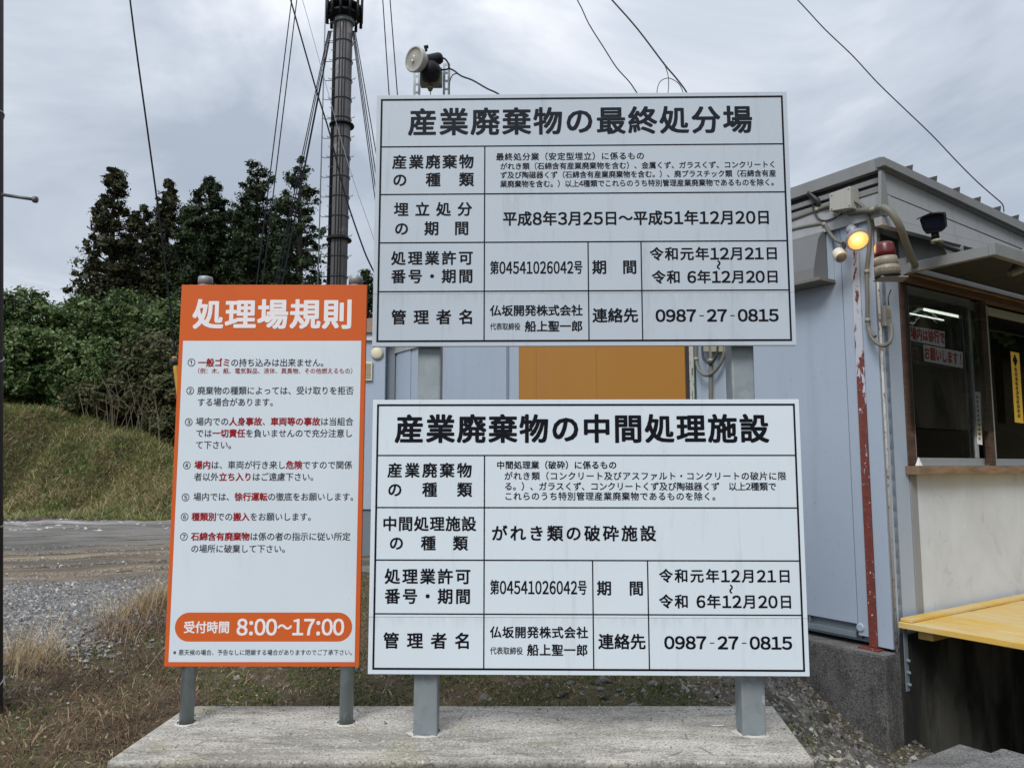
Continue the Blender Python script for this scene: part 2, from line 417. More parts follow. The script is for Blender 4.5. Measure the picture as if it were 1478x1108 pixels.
def glassy(name, tint=(0.75, 0.8, 0.8), mixf=0.12, film=0.0):
    m = bpy.data.materials.new(name); m.use_nodes = True; n = m.node_tree.nodes; l = m.node_tree.links; n.clear()
    o_ = n.new('ShaderNodeOutputMaterial'); g = n.new('ShaderNodeBsdfGlossy'); g.inputs['Roughness'].default_value = 0.02
    t = n.new('ShaderNodeBsdfTransparent'); t.inputs[0].default_value = (*tint, 1)
    f = n.new('ShaderNodeFresnel'); f.inputs[0].default_value = 1.85
    mx_ = n.new('ShaderNodeMixShader'); l.new(f.outputs[0], mx_.inputs[0]); l.new(t.outputs[0], mx_.inputs[1]); l.new(g.outputs[0], mx_.inputs[2])
    if film > 0:
        d = n.new('ShaderNodeBsdfDiffuse'); d.inputs[0].default_value = (0.5, 0.52, 0.5, 1)
        m2 = n.new('ShaderNodeMixShader'); nzz = n.new('ShaderNodeTexNoise'); nzz.inputs['Scale'].default_value = 5
        rp = n.new('ShaderNodeMapRange'); rp.inputs[3].default_value = film * 0.3; rp.inputs[4].default_value = film
        l.new(nzz.outputs[0], rp.inputs[0]); l.new(rp.outputs[0], m2.inputs[0]); l.new(mx_.outputs[0], m2.inputs[1]); l.new(d.outputs[0], m2.inputs[2])
        l.new(m2.outputs[0], o_.inputs[0])
    else: l.new(mx_.outputs[0], o_.inputs[0])
    return m
MT['glass'] = glassy('window_glass', (0.7, 0.76, 0.76))
MT['film_sheet'] = glassy('clear_vinyl_sheet', (0.86, 0.9, 0.88), film=0.02)

def emis(name, col, s, col2=None, hot=None, hr=0.03):
    m = bpy.data.materials.new(name); m.use_nodes = True; n = m.node_tree.nodes; l = m.node_tree.links
    p = n['Principled BSDF']; p.inputs['Base Color'].default_value = (*col, 1); p.inputs['Emission Color'].default_value = (*col, 1)
    p.inputs['Emission Strength'].default_value = s
    if hot is not None:
        g = n.new('ShaderNodeNewGeometry'); d = n.new('ShaderNodeVectorMath'); d.operation = 'DISTANCE'; d.inputs[1].default_value = hot
        l.new(g.outputs['Position'], d.inputs[0]); r = n.new('ShaderNodeMapRange'); r.inputs[1].default_value = 0.0; r.inputs[2].default_value = hr
        r.inputs[3].default_value = s * 6; r.inputs[4].default_value = s; r.interpolation_type = 'SMOOTHSTEP'
        l.new(d.outputs['Value'], r.inputs[0]); l.new(r.outputs[0], p.inputs['Emission Strength'])
    return m

# ---- ground colours
def ground_mat():
    m = Mat('soil_moss_and_dry_grass', (0.10, 0.078, 0.05), 0.95, spec=0.15)
    a = m.noise(1.3, 6, 0.65); m.over(m.ramp(a, [(0.42, 0.0), (0.6, 0.8)]), (0.075, 0.072, 0.035))
    b = m.noise(7, 6, 0.7); m.over(m.ramp(b, [(0.5, 0.0), (0.7, 0.7)]), (0.175, 0.14, 0.085))
    c = m.noise(30, 5, 0.7); m.over(m.ramp(c, [(0.35, 0.75), (0.5, 0.0)]), (0.03, 0.026, 0.02))
    m.bump(m.noise(14, 6, 0.7), 0.8, 0.04); return m.end()
MT['ground'] = ground_mat()
def road_mat():
    m = Mat('gravel_and_packed_dirt', (0.215, 0.205, 0.19), 0.95, spec=0.2)
    g1 = m.noise(55, 3, 0.8); m.over(m.ramp(g1, [(0.38, 0.85), (0.5, 0.0)]), (0.075, 0.073, 0.07))
    g2 = m.voro(34); m.over(m.ramp(g2, [(0.12, 0.55), (0.25, 0.0)]), (0.36, 0.36, 0.35))
    # brown wheel-worn lane, running slightly askew
    x, y, z = m.sepz()
    t = m.math('MULTIPLY_ADD', x, -0.55, m.math('ADD', y, m.math('MULTIPLY', m.noise(0.35, 3), 2.4)))
    lane = m.ramp(m.math('MULTIPLY', t, 0.05), [(0.57, 0.0), (0.63, 0.95), (0.78, 0.95), (0.84, 0.0)])
    vr = m.node('ShaderNodeVectorRotate'); vr.rotation_type = 'Z_AXIS'; vr.inputs['Angle'].default_value = rad(-27); m.L.new(m.pos(), vr.inputs['Vector'])
    mq = m.node('ShaderNodeMapping'); mq.inputs['Scale'].default_value = (0.14, 1.8, 1); m.L.new(vr.outputs[0], mq.inputs[0])
    nq = m.node('ShaderNodeTexNoise'); nq.inputs['Scale'].default_value = 1.6; nq.inputs['Detail'].default_value = 6; nq.inputs['Roughness'].default_value = 0.7; nq.inputs['Distortion'].default_value = 0.3; m.L.new(mq.outputs[0], nq.inputs['Vector']); tr = nq.outputs[0]
    brown = m.mix(m.ramp(tr, [(0.38, 0.0), (0.66, 1.0)]), (0.13, 0.10, 0.07), (0.36, 0.285, 0.195))
    brown = m.mix(m.ramp(m.noise(26, 4, 0.8), [(0.35, 0.5), (0.5, 0.0)]), brown, (0.07, 0.06, 0.05))
    m.over(lane, brown)
    dk = m.noise(0.8, 5, 0.6, stretch=(0.25, 1.4, 1), loc=(5, 2, 0)); m.over(m.ramp(dk, [(0.48, 0.0), (0.62, 0.7)]), (0.075, 0.073, 0.07))
    # pale crushed rock spilled along the foot of the bank
    pl_ = m.ramp(m.math('MULTIPLY', m.math('ADD', y, m.math('MULTIPLY', x, -0.12)), 0.05), [(0.80, 0.0), (0.86, 1.0), (0.97, 1.0), (0.99, 0.0)])
    pl_ = m.math('MULTIPLY', pl_, m.ramp(m.math('MULTIPLY_ADD', x, -0.1, -0.6), [(0.05, 0.0), (0.5, 1.0)]))
    m.over(m.math('MULTIPLY', pl_, m.ramp(m.noise(1.6, 5, 0.75, stretch=(0.35, 1.5, 1)), [(0.46, 0.0), (0.56, 0.85)])), (0.52, 0.52, 0.50))
    m.bump(g1, 0.9, 0.02).bump(tr, 0.6, 0.06); return m.end()
MT['road'] = road_mat()

def leafmat(name, stops, trans=0.25, rough=0.6, nscale=0.35):
    m = Mat(name, (0.05, 0.08, 0.02), rough, spec=0.3)
    g = m.node('ShaderNodeNewGeometry')
    nz_ = m.noise(nscale, 3, 0.6)
    k = m.math('ADD', m.math('MULTIPLY', g.outputs['Random Per Island'], 0.65), m.math('MULTIPLY', m.math('SUBTRACT', nz_, 0.3), 1.0))
    m.color(m.ramp(k, stops))
    mt = m.end()
    tr = m.node('ShaderNodeBsdfTranslucent'); m.L.new(m.c, tr.inputs[0])
    mx_ = m.node('ShaderNodeMixShader'); mx_.inputs[0].default_value = trans
    o_ = m.N['Material Output']; m.L.new(m.p.outputs[0], mx_.inputs[1]); m.L.new(tr.outputs[0], mx_.inputs[2]); m.L.new(mx_.outputs[0], o_.inputs[0])
    return mt
MT['leaf_cedar'] = leafmat('cedar_needles', [(0.1, (0.007, 0.015, 0.005)), (0.5, (0.016, 0.032, 0.009)), (0.95, (0.036, 0.055, 0.016))], trans=0.1)
MT['leaf_cedar_brown'] = leafmat('browning_cedar_needles', [(0.1, (0.010, 0.017, 0.006)), (0.5, (0.024, 0.032, 0.010)), (0.95, (0.055, 0.048, 0.018))], trans=0.1)
MT['leaf_bush'] = leafmat('broad_green_leaves', [(0.15, (0.022, 0.045, 0.013)), (0.48, (0.055, 0.10, 0.028)), (0.74, (0.12, 0.175, 0.055)), (0.98, (0.27, 0.31, 0.16))], nscale=0.9)
MT['leaf_bush_dry'] = leafmat('dull_browning_leaves', [(0.1, (0.035, 0.048, 0.018)), (0.45, (0.065, 0.085, 0.032)), (0.75, (0.12, 0.11, 0.055)), (1.0, (0.18, 0.13, 0.08))], nscale=0.8)
MT['grass_bank'] = leafmat('mixed_dry_and_green_grass', [(0.15, (0.09, 0.155, 0.035)), (0.42, (0.17, 0.22, 0.065)), (0.62, (0.29, 0.24, 0.12)), (0.95, (0.50, 0.40, 0.25))], nscale=0.75)
MT['grass_dry'] = leafmat('dead_tangled_grass', [(0.12, (0.03, 0.017, 0.011)), (0.42, (0.105, 0.060, 0.036)), (0.66, (0.18, 0.115, 0.068)), (0.86, (0.36, 0.26, 0.16)), (1.0, (0.55, 0.45, 0.31))], nscale=2.6, trans=0.15)
MT['straw'] = leafmat('pale_straw', [(0.15, (0.20, 0.14, 0.075)), (0.6, (0.40, 0.31, 0.18)), (1.0, (0.58, 0.48, 0.31))], nscale=1.6)
MT['grass_green'] = leafmat('low_green_weeds', [(0.1, (0.03, 0.045, 0.012)), (0.5, (0.07, 0.10, 0.025)), (0.95, (0.15, 0.18, 0.05))], nscale=1.5)
def stonemat(name, stops):
    m = Mat(name, (0.2, 0.2, 0.2), 0.9, spec=0.25); g = m.node('ShaderNodeNewGeometry')
    m.color(m.ramp(g.outputs['Random Per Island'], stops)); m.over(m.ramp(m.noise(60, 3), [(0.4, 0.5), (0.6, 0.0)]), (0.07, 0.065, 0.06)); return m.end()
MT['stones'] = stonemat('crushed_rock', [(0.0, (0.06, 0.06, 0.06)), (0.5, (0.185, 0.183, 0.18)), (0.92, (0.34, 0.34, 0.335)), (1.0, (0.60, 0.60, 0.58))])
MT['stones_soil'] = stonemat('dusty_rubble', [(0.0, (0.045, 0.04, 0.034)), (0.6, (0.12, 0.112, 0.10)), (0.92, (0.24, 0.23, 0.215)), (1.0, (0.45, 0.44, 0.41))])
MT['stalk'] = plain('grey_brown_stalk', (0.16, 0.13, 0.09), 0.9)
MT['bark'] = plain('bark', (0.045, 0.034, 0.027), 0.9, var=0.6, scale=8, bump=0.4)
MT['twig'] = plain('pale_dead_twig', (0.36, 0.31, 0.24), 0.8)

# ------------------------------------------------------------------ terrain
rng = np.random.default_rng(7)
def sm(x): x = np.clip(x, 0, 1); return x * x * (3 - 2 * x)
def wob(x, y, s=1.0):
    return (np.sin(x * 1.7 * s + 1.3) * np.cos(y * 1.3 * s + 0.4) + 0.5 * np.sin(x * 3.9 * s + y * 2.7 * s) + 0.25 * np.sin(x * 8.3 * s - y * 7.1 * s + 2))
CX, CY = 2.311, 4.80                      # outer corner of the guard office
SV = np.array([.832, .554]); DV = np.array([.554, -.832])
def H(x, y):
    x = np.asarray(x, float); y = np.asarray(y, float)
    hb = np.interp(x, [-40, -14.5, -12.2, -10.6, -9.0, -5, -1, 40], [3.2, 2.85, 2.5, 2.0, 1.25, 0.7, 0.4, 0.4])
    base = 17.6 - 0.02 * x + 0.45 * wob(x, y * 0, 0.6)
    h = hb * sm((y - base) / 3.9) + 1.3 * sm((y - 25) / 18)
    s = (x - CX) * SV[0] + (y - CY) * SV[1]; d = (x - CX) * DV[0] + (y - CY) * DV[1]
    near = sm((5.8 - y) / 1.2) * sm((y - 2.0) / 0.8)
    h = h - 0.46 * sm((x - 1.30) / 0.95) * near
    h = h - 0.80 * sm((s - 0.10) / 0.12) * sm((d + 0.3) / 0.25) * sm((3.4 - d) / 0.5)
    h = h - 0.13 * sm((3.16 - y) / 0.12) * sm((y + 30) / 5)
    amp = 0.012 + 0.05 * sm((y - 17) / 3)
    h = h + amp * wob(x, y, 1.1) + 0.35 * amp * wob(x + 5, y - 3, 3.3)
    hill = 13 * sm((x - 17) / 13) * sm((y + 30) / 30)
    return h + hill
xs = np.unique(np.concatenate([np.linspace(-420, -60, 10), np.linspace(-60, -16, 30), np.linspace(-16, -4, 90), np.linspace(-4, 4, 170), np.linspace(4, 14, 40), np.linspace(14, 60, 24), np.linspace(60, 420, 10)]))
ys = np.unique(np.concatenate([np.linspace(-420, -20, 10), np.linspace(-20, 1.5, 20), np.linspace(1.5, 7.5, 130), np.linspace(7.5, 24, 110), np.linspace(24, 60, 36), np.linspace(60, 420, 12)]))
X, Y = np.meshgrid(xs, ys)
V = np.stack([X.ravel(), Y.ravel(), H(X, Y).ravel()], 1)
def grid_faces(nx, ny):
    i = np.arange(nx - 1)[None, :] + nx * np.arange(ny - 1)[:, None]; i = i.ravel()
    return np.stack([i, i + 1, i + nx + 1, i + nx], 1)
npmesh('ground', V, grid_faces(len(xs), len(ys)), MT['ground'], smooth=True, kind='structure')

def road_mask(x, y):
    e = 0.18 * wob(x * 2, y * 2, 1.5)
    left = (x < -3.22 + e) & (y > 3.9 + 2 * e)
    far = (y > 8.8 + 3 * e)
    return (left | far) & (y < 17.7 - 0.02 * x + 0.3 * wob(x, y * 0, 0.6) + 0.35 * wob(x, y, 1.6)) & (x > -60) & (x < 3.0)
rx = np.unique(np.concatenate([np.linspace(-60, -14, 60), np.linspace(-14, -4.5, 90), np.linspace(-4.5, -2, 110), np.linspace(-2, 3, 40)])); ry = np.unique(np.concatenate([np.linspace(3.5, 9.5, 170), np.linspace(9.5, 18.8, 130)]))
X, Y = np.meshgrid(rx, ry)
hz = H(X, Y) + 0.012 + 0.014 * np.sin((Y - 0.5 * X) * 7 + 0.6 * np.sin(X)) * sm((Y - 7.5) / 2) * sm((16 - Y) / 2)
V = np.stack([X.ravel(), Y.ravel(), hz.ravel()], 1); Fc = grid_faces(len(rx), len(ry))
cen = V[Fc].mean(1); Fc = Fc[road_mask(cen[:, 0], cen[:, 1])]
npmesh('road', V, Fc, MT['road'], smooth=True, kind='structure')

# ---- scatter helpers
def blades(pts, length, width, lean, curl, seg=2, seed=0):
    """curved thin blades at pts (n,3); returns V, quads"""
    r = np.random.default_rng(seed); n = len(pts)
    L_ = length * r.uniform(0.5, 1.3, n); W_ = width * r.uniform(0.7, 1.3, n)
    az = r.uniform(0, 2 * np.pi, n); ln = lean * r.uniform(0.2, 1.2, n); cu = curl * r.uniform(0.2, 1.2, n)
    dirv = np.stack([np.cos(az), np.sin(az)], 1); side_a = az + np.pi / 2 + r.normal(0, 0.5, n)
    side = np.stack([np.cos(side_a), np.sin(side_a), np.zeros(n)], 1)
    out_ = []
    p = pts.copy()
    for k in range(seg + 1):
        w_ = W_ * (1 - 0.75 * k / seg)
        out_.append(p - side * w_[:, None] / 2); out_.append(p + side * w_[:, None] / 2)
        a = ln + cu * (k + 0.5) / seg
        st = np.concatenate([dirv * np.sin(a)[:, None], np.cos(a)[:, None]], 1)
        p = p + st * (L_ / seg)[:, None]
    V = np.stack(out_, 1).reshape(-1, 3); m = 2 * (seg + 1)
    b = np.arange(n)[:, None] * m; q = []
    for k in range(seg): q.append(np.concatenate([b + 2 * k, b + 2 * k + 1, b + 2 * k + 3, b + 2 * k + 2], 1))
    return V, np.concatenate(q, 0)
def rocks(pts, size, seed=0, flat=0.7, coarse=False):
    r = np.random.default_rng(seed); n = len(pts)
    if coarse:      # small gravel: six corners, the buried ones left out
        base = np.array([[1, 0, 0], [0.2, 1, 0], [-1, 0.3, 0], [-.1, -1, 0], [.3, .1, 1]], float)
        fc = np.array([[4, 0, 1], [4, 1, 2], [4, 2, 3], [4, 3, 0]])
        V = base[None] * r.uniform(0.55, 1.3, (n, 5, 1)) + r.normal(0, 0.15, (n, 5, 3))
        V = V * (size * np.exp(r.normal(0, 0.4, n)))[:, None, None] * np.array([1, 1, flat])
        a = r.uniform(0, 6.28, n); c, s_ = np.cos(a), np.sin(a)
        V = np.stack([V[:, :, 0] * c[:, None] - V[:, :, 1] * s_[:, None], V[:, :, 0] * s_[:, None] + V[:, :, 1] * c[:, None], V[:, :, 2]], 2) + pts[:, None, :]
        return V.reshape(-1, 3), (fc[None] + 5 * np.arange(n)[:, None, None]).reshape(-1, 3)
    base = np.array([[1, 0, 0], [0, 1, 0], [-1, 0, 0], [0, -1, 0], [0, 0, 1], [0, 0, -1], [.6, .6, .45], [-.6, .55, .5], [-.55, -.6, .45], [.6, -.6, .5]], float)
    fc = np.array([[4, 6, 7], [4, 7, 8], [4, 8, 9], [4, 9, 6], [6, 0, 1], [6, 1, 7], [7, 1, 2], [7, 2, 8], [8, 2, 3], [8, 3, 9], [9, 3, 0], [9, 0, 6], [0, 5, 1], [1, 5, 2], [2, 5, 3], [3, 5, 0]])
    V = base[None] * r.uniform(0.65, 1.25, (n, 10, 1)) + r.normal(0, 0.10, (n, 10, 3))
    sc = (size * np.exp(r.normal(0, 0.45, n)))[:, None, None] * r.uniform(0.7, 1.2, (n, 1, 3)) * np.array([1, 1, flat])
    V = V * sc
    a = r.uniform(0, 6.28, n); c, s = np.cos(a), np.sin(a)
    Vx = V[:, :, 0] * c[:, None] - V[:, :, 1] * s[:, None]; Vy = V[:, :, 0] * s[:, None] + V[:, :, 1] * c[:, None]
    V = np.stack([Vx, Vy, V[:, :, 2]], 2) + pts[:, None, :]
    return V.reshape(-1, 3), (fc[None] + 10 * np.arange(n)[:, None, None]).reshape(-1, 3)
def scatter(n, x0, x1, y0, y1, mask=None, dens=None, seed=0):
    r = np.random.default_rng(seed); x = r.uniform(x0, x1, n); y = r.uniform(y0, y1, n)
    if mask is not None: k = mask(x, y, r); x, y = x[k], y[k]
    return np.stack([x, y, H(x, y)], 1)
def offslab(x, y): return ~((x > -1.60) & (x < 1.24) & (y > 3.02) & (y < 3.77))
def offbuild(x, y):
    s = (x - CX) * SV[0] + (y - CY) * SV[1]; d = (x - CX) * DV[0] + (y - CY) * DV[1]
    return ~((s > -0.135) & (d < 0.03))

# gravel on the road, dense near the camera
p = scatter(215000, -8.6, -2.2, 3.5, 12, lambda x, y, r: (road_mask(x, y) | road_mask(x - r.exponential(0.22, len(x)), y + r.exponential(0.15, len(x)))) & (r.uniform(0, 1, len(x)) < np.clip(6.0 / y, 0, 1) ** 1.5 * np.where(y > 8.3, 0.3, 1)), seed=1); p[:, 2] += 0.012
V, Fc = rocks(p, 0.0088, 2, 0.8, True); npmesh('gravel', V, Fc, MT['stones'], kind='stuff', label='loose grey gravel covering the road behind the orange sign', cat='gravel')
# rubble behind and right of the slab
p = scatter(52000, -1.7, 2.6, 2.2, 5.6, lambda x, y, r: offslab(x, y) & offbuild(x, y) & (r.uniform(0, 1, len(x)) < np.clip(0.05 + 0.95 * sm((x - 0.7) / 0.7), 0, 1)), seed=3)
V, Fc = rocks(p, 0.011, 4, 0.8, True)
p2 = scatter(650, 0.0, 2.5, 2.6, 4.6, lambda x, y, r: offslab(x, y) & offbuild(x, y) & (r.uniform(0, 1, len(x)) < np.clip(0.2 + sm((x - 1.0) / 0.5), 0, 1)), seed=5)
V2, F2 = rocks(p2, 0.019, 6, 0.6)
p3 = scatter(900, -3.6, -2.0, 3.0, 4.9, lambda x, y, r: (r.uniform(0, 1, len(x)) < sm((-2.4 - x) / 0.8)), seed=35)
V3, F3 = rocks(p3, 0.017, 36, 0.7)
npmesh('rubble', np.concatenate([V, V2, V3]), np.concatenate([Fc, F2 + len(V), F3 + len(V) + len(V2)]), MT['stones_soil'], kind='stuff', label='dusty stones and rubble around the concrete footing', cat='rubble')

def weedmask(x, y, r): return offslab(x, y) & offbuild(x, y) & (~road_mask(x, y))
# dead weeds left foreground
def wm(x, y, r):
    u = 739 + F * x / y
    patch = 0.55 + 0.45 * wob(x * 2.2, y * 2.2, 1.4)
    return weedmask(x, y, r) & (r.uniform(0, 1, len(x)) < np.clip(0.30 + patch, 0.12, 1) * np.clip(1.1 - 0.07 * (y - 3), 0.4, 1)) & (x < 0.2 + 0.2 * wob(x, y, 2))
p = scatter(68000, -3.8, 0.4, 2.6, 8.8, wm, seed=8)
V, Fc = blades(p, 0.066, 0.0040, 1.5, 3.6, 3, 9); VV, FF = [V], [Fc]
p = scatter(7000, -3.6, -1.8, 4.4, 8.2, lambda x, y, r: weedmask(x, y, r) & (wob(x * 1.7, y * 1.7 + 2, 1.6) > 0.25) & (r.uniform(0, 1, len(x)) < sm((y - 4.2) / 2.5)), seed=10)
V, Fc = blades(p, 0.22, 0.0045, 0.6, 1.5, 4, 11); VV.append(V); FF.append(Fc)
cl = scatter(230, -3.75, -1.6, 2.8, 8.3, lambda x, y, r: (x > -3.5 + 0.25 * wob(x * 2, y * 2, 1.5)) & offslab(x, y), seed=41)
rr_ = np.random.default_rng(42); p = np.repeat(cl, 34, 0); p[:, 0] += rr_.normal(0, 0.045, len(p)); p[:, 1] += rr_.normal(0, 0.06, len(p)); p[:, 2] = H(p[:, 0], p[:, 1])
p = p[offslab(p[:, 0], p[:, 1])]
V, Fc = blades(p, 0.13, 0.0034, 1.1, 2.6, 4, 43); VV.append(V); FF.append(Fc)
q_ = rr_.normal(0, 1, (900, 2)) * np.array([0.16, 0.45]) + np.array([-3.02, 6.9]); TAN = np.stack([q_[:, 0], q_[:, 1], H(q_[:, 0], q_[:, 1])], 1)
q_ = rr_.normal(0, 1, (420, 2)) * np.array([0.12, 0.2]) + np.array([-2.95, 4.75]); TAN = np.concatenate([TAN, np.stack([q_[:, 0], q_[:, 1], H(q_[:, 0], q_[:, 1])], 1)])
p = scatter(3400, -3.6, -1.5, 2.7, 4.8, wm, seed=12)
V, Fc = blades(p, 0.17, 0.0038, 1.2, 3.4, 4, 13); VV.append(V); FF.append(Fc)
off = 0; FF2 = []
for a, b in zip(VV, FF): FF2.append(b + off); off += len(a)
npmesh('dead_grass', np.concatenate(VV), np.concatenate(FF2), MT['grass_dry'], kind='stuff', label='tangled dead brown grass and weeds left of the concrete footing', cat='dead grass')
V, Fc = blades(TAN, 0.30, 0.0045, 0.55, 1.5, 4, 45)
npmesh('straw_tufts', V, Fc, MT['straw'], kind='stuff', label='pale straw coloured tufts where the gravel meets the weeds', cat='dry grass')
# green sprigs
def gm(x, y, r): return weedmask(x, y, r) & (wob(x * 1.6 + 3, y * 1.8, 1.7) > 0.35)
p = scatter(26000, -3.6, 1.6, 2.7, 8.5, gm, seed=14)
V, Fc = blades(p, 0.05, 0.006, 0.8, 1.2, 2, 15)
def mossm(x, y, r): return offslab(x, y) & offbuild(x, y) & (wob(x * 2.6, y * 2.4, 1.9) > -0.2) & (x < 1.0)
p = scatter(30000, -1.6, 1.3, 3.7, 4.9, mossm, seed=16)
V2, F2 = blades(p, 0.016, 0.006, 0.8, 1.2, 1, 17)
npmesh('green_weeds', np.concatenate([V, V2]), np.concatenate([Fc, F2 + len(V)]), MT['grass_green'], kind='stuff', label='low green weeds and moss growing among the dead grass', cat='weeds')
# litter: dry leaves
p = scatter(3200, -3.6, 1.4, 2.7, 5.2, lambda x, y, r: weedmask(x, y, r), seed=18); p[:, 2] += 0.012
V, Fc = blades(p, 0.022, 0.010, 1.3, 0.6, 1, 19)
npmesh('leaf_litter', V, Fc, MT['grass_bank'], kind='stuff', label='dry fallen leaves scattered round the concrete footing', cat='leaf litter')
# bank grass
def bm_(x, y, r): return (y > 17.5 + 0.2 * wob(x, y * 0, 0.6)) & (r.uniform(0, 1, len(x)) < 0.95)
p = scatter(82000, -15.2, -4, 17.3, 23.4, bm_, seed=20)
V, Fc = blades(p, 0.26, 0.022, 1.1, 1.6, 2, 21)
npmesh('bank_grass', V, Fc, MT['grass_bank'], kind='stuff', label='rough half dry grass covering the bank beyond the road', cat='grass')
p = scatter(1400, -14, -2, 14.6, 18.0, lambda x, y, r: (r.uniform(0, 1, len(x)) < np.clip((-6 - x) / 5, 0.06, 1)) & (wob(x * .8, y * 1.6) > -0.1), seed=22)
V, Fc = rocks(p, 0.04, 23, 0.5); npmesh('pale_stones', V, Fc, stonemat('pale_rock', [(0.0, (0.25, 0.25, 0.24)), (1.0, (0.65, 0.65, 0.63))]), kind='stuff', label='pale broken stones strewn along the foot of the bank', cat='stones')

p = scatter(2600, -12.2, -9.3, 16.6, 18.6, lambda x, y, r: np.abs(y - 17.0 - 0.45 * (x + 11.6) - 0.15 * wob(x * 2, y * 0, 2)) < 0.22, seed=61)
V, Fc = rocks(p, 0.055, 62, 0.8, True)
npmesh('soil_clods', V, Fc, stonemat('dark_clods', [(0.0, (0.03, 0.024, 0.02)), (1.0, (0.12, 0.095, 0.075))]), kind='stuff', label='line of dark turned soil clods at the foot of the grassy bank', cat='soil')

# ------------------------------------------------------------------ trees and bushes
def leafcloud(centres, radii, nper, size, seed, squash=0.75, up=0.3, aspect=0.55):
    """leaf quads through ellipsoidal clumps"""
    r = np.random.default_rng(seed); n = len(centres); tot = n * nper
    c = np.repeat(centres, nper, 0); R = np.repeat(radii, nper)
    d = r.normal(size=(tot, 3)); d /= np.linalg.norm(d, axis=1, keepdims=True)
    rr = R * r.uniform(0.25, 1.0, tot) ** 0.45 * (1 + 0.12 * r.normal(size=tot))
    off_ = d * rr[:, None] * np.array([1, 1, squash]); P = c + off_
    nrm = d * 0.7 + r.normal(size=(tot, 3)) * 0.6 + np.array([0, 0, up]); nrm /= np.linalg.norm(nrm, axis=1, keepdims=True)
    t = np.cross(nrm, r.normal(size=(tot, 3))); t /= np.linalg.norm(t, axis=1, keepdims=True); b = np.cross(nrm, t)
    s_ = size * r.uniform(0.6, 1.35, tot)
    a = t * s_[:, None] / 2; bb = b * (s_ * aspect)[:, None] / 2
    V = np.stack([P - a, P - bb * 0.9, P + a, P + bb * 0.9], 1).reshape(-1, 3)
    return V, np.arange(tot * 4).reshape(-1, 4)

def cedar(px, vtop, Yd, halfw_px, mat, seed, label, crown_lo=0.12, shape='cone', sparse=0.0, gaps=0.0):
    top = atY(px, vtop, Yd); gx = top.x; gz = float(H(gx, Yd)); Ht = top.z - gz
    r = np.random.default_rng(seed)
    root = empty('cedar_tree', (gx, Yd, gz - 0.1), label, 'tree', 'cedar trees on the hill behind the signs')
    m = M(); m.tube([(gx, Yd, gz - 0.1), (gx + 0.1, Yd, gz + Ht * 0.5), (gx, Yd, gz + Ht * 0.97)], [0.36, 0.24, 0.04], 8, smooth=4)
    Rm = halfw_px / F * Yd
    cs, rs = [], []
    lv = np.arange(crown_lo, 0.985, 0.36 / Ht)
    for h in lv:
        t = (h - crown_lo) / (1 - crown_lo)
        if shape == 'cone': Rh = Rm * (1 - t) ** 0.62
        else: Rh = Rm * min(1, ((1 - t) / 0.42 + 0.02) ** 0.6) * (0.78 + 0.22 * min(1, t / 0.35)) * (1 + 0.10 * math.sin(h * 23 + seed))
        k = max(3, int(4 + 7 * Rh / 2.2))
        for j in range(k):
            a = r.uniform(0, 2 * math.pi); q = r.uniform(0.45, 1.06)
            if sparse and t > 0.55 and r.uniform() < sparse: continue
            if gaps and r.uniform() < gaps: continue
            rr = Rh * q; z = gz + Ht * h + r.normal() * 0.3 - 0.10 * rr
            tip = Vector((gx + rr * math.cos(a), Yd + rr * math.sin(a), z))
            if rr > 0.4: m.tube([(gx, Yd, z - 0.25 * rr), (gx + rr * 0.5 * math.cos(a), Yd + rr * 0.5 * math.sin(a), z - 0.12 * rr), tuple(tip)], [0.05, 0.035, 0.015], 4, caps=False)
            nn = 1 + int(rr > 1.2)
            for q2 in range(nn):
                f = 1 - 0.42 * q2
                cs.append((gx + rr * f * math.cos(a), Yd + rr * f * math.sin(a), z + r.normal() * 0.12)); rs.append((0.40 + 0.22 * (1 - t)) * r.uniform(0.55, 1.35))
    for h in np.arange(crown_lo + .05, 0.97, 0.55 / Ht):
        if gaps and r.uniform() < 0.5: continue
        a = r.uniform(math.pi, 2 * math.pi); cs.append((gx + .5 * math.cos(a), Yd + .6 * math.sin(a), gz + Ht * h)); rs.append(0.62 * (1.15 - h))
    cs.append((gx, Yd, gz + Ht)); rs.append(0.3)
    m.build('trunk', MT['bark'], root)
    A_, R2 = np.array(cs), np.array(rs)
    V, Fc = leafcloud(A_, R2, 52, 0.17, seed + 1, squash=0.72, up=0.3, aspect=0.5)
    if not gaps or True:      # large sprays deep inside each tuft keep it from showing light
        nn_ = 9 if not gaps else 5
        V2, F2 = leafcloud(A_, R2 * 0.55, nn_, 0.42, seed + 2, squash=0.7, up=0.3, aspect=0.8)
        Fc = np.concatenate([Fc, F2 + len(V)]); V = np.concatenate([V, V2])
    npmesh('crown', V, Fc, mat, org=tuple(ORG[root.name]), parent=root)
    return root
CB, CG = MT['leaf_cedar_brown'], MT['leaf_cedar']
cedar(166, 246, 45, 68, CB, 100, 'leftmost cedar behind the thicket, broad cone with a thin spiky brownish top', 0.10, 'cone', 0.2)
cedar(243, 262, 46, 50, CB, 110, 'second cedar from the left, crossed by the thick black stay wire', 0.10, 'cone', 0.1)
cedar(303, 258, 45, 50, CG, 120, 'third cedar from the left, dense round-topped and dark green', 0.20, 'col', 0)
cedar(372, 238, 45, 48, CG, 130, 'fourth cedar from the left, round top behind two thin stay wires', 0.26, 'col', 0, 0.08)
cedar(434, 231, 44, 44, CG, 140, 'tall open cedar just left of the concrete mast, sky showing through', 0.24, 'col', 0, 0.32)
cedar(530, 392, 58, 40, CG, 150, 'small distant cedar just right of the concrete mast, behind the signs', 0.1, 'cone', 0)
cedar(208, 300, 49, 46, CB, 160, 'shorter cedar filling the gap between the two leftmost cedars', 0.08, 'col', 0)
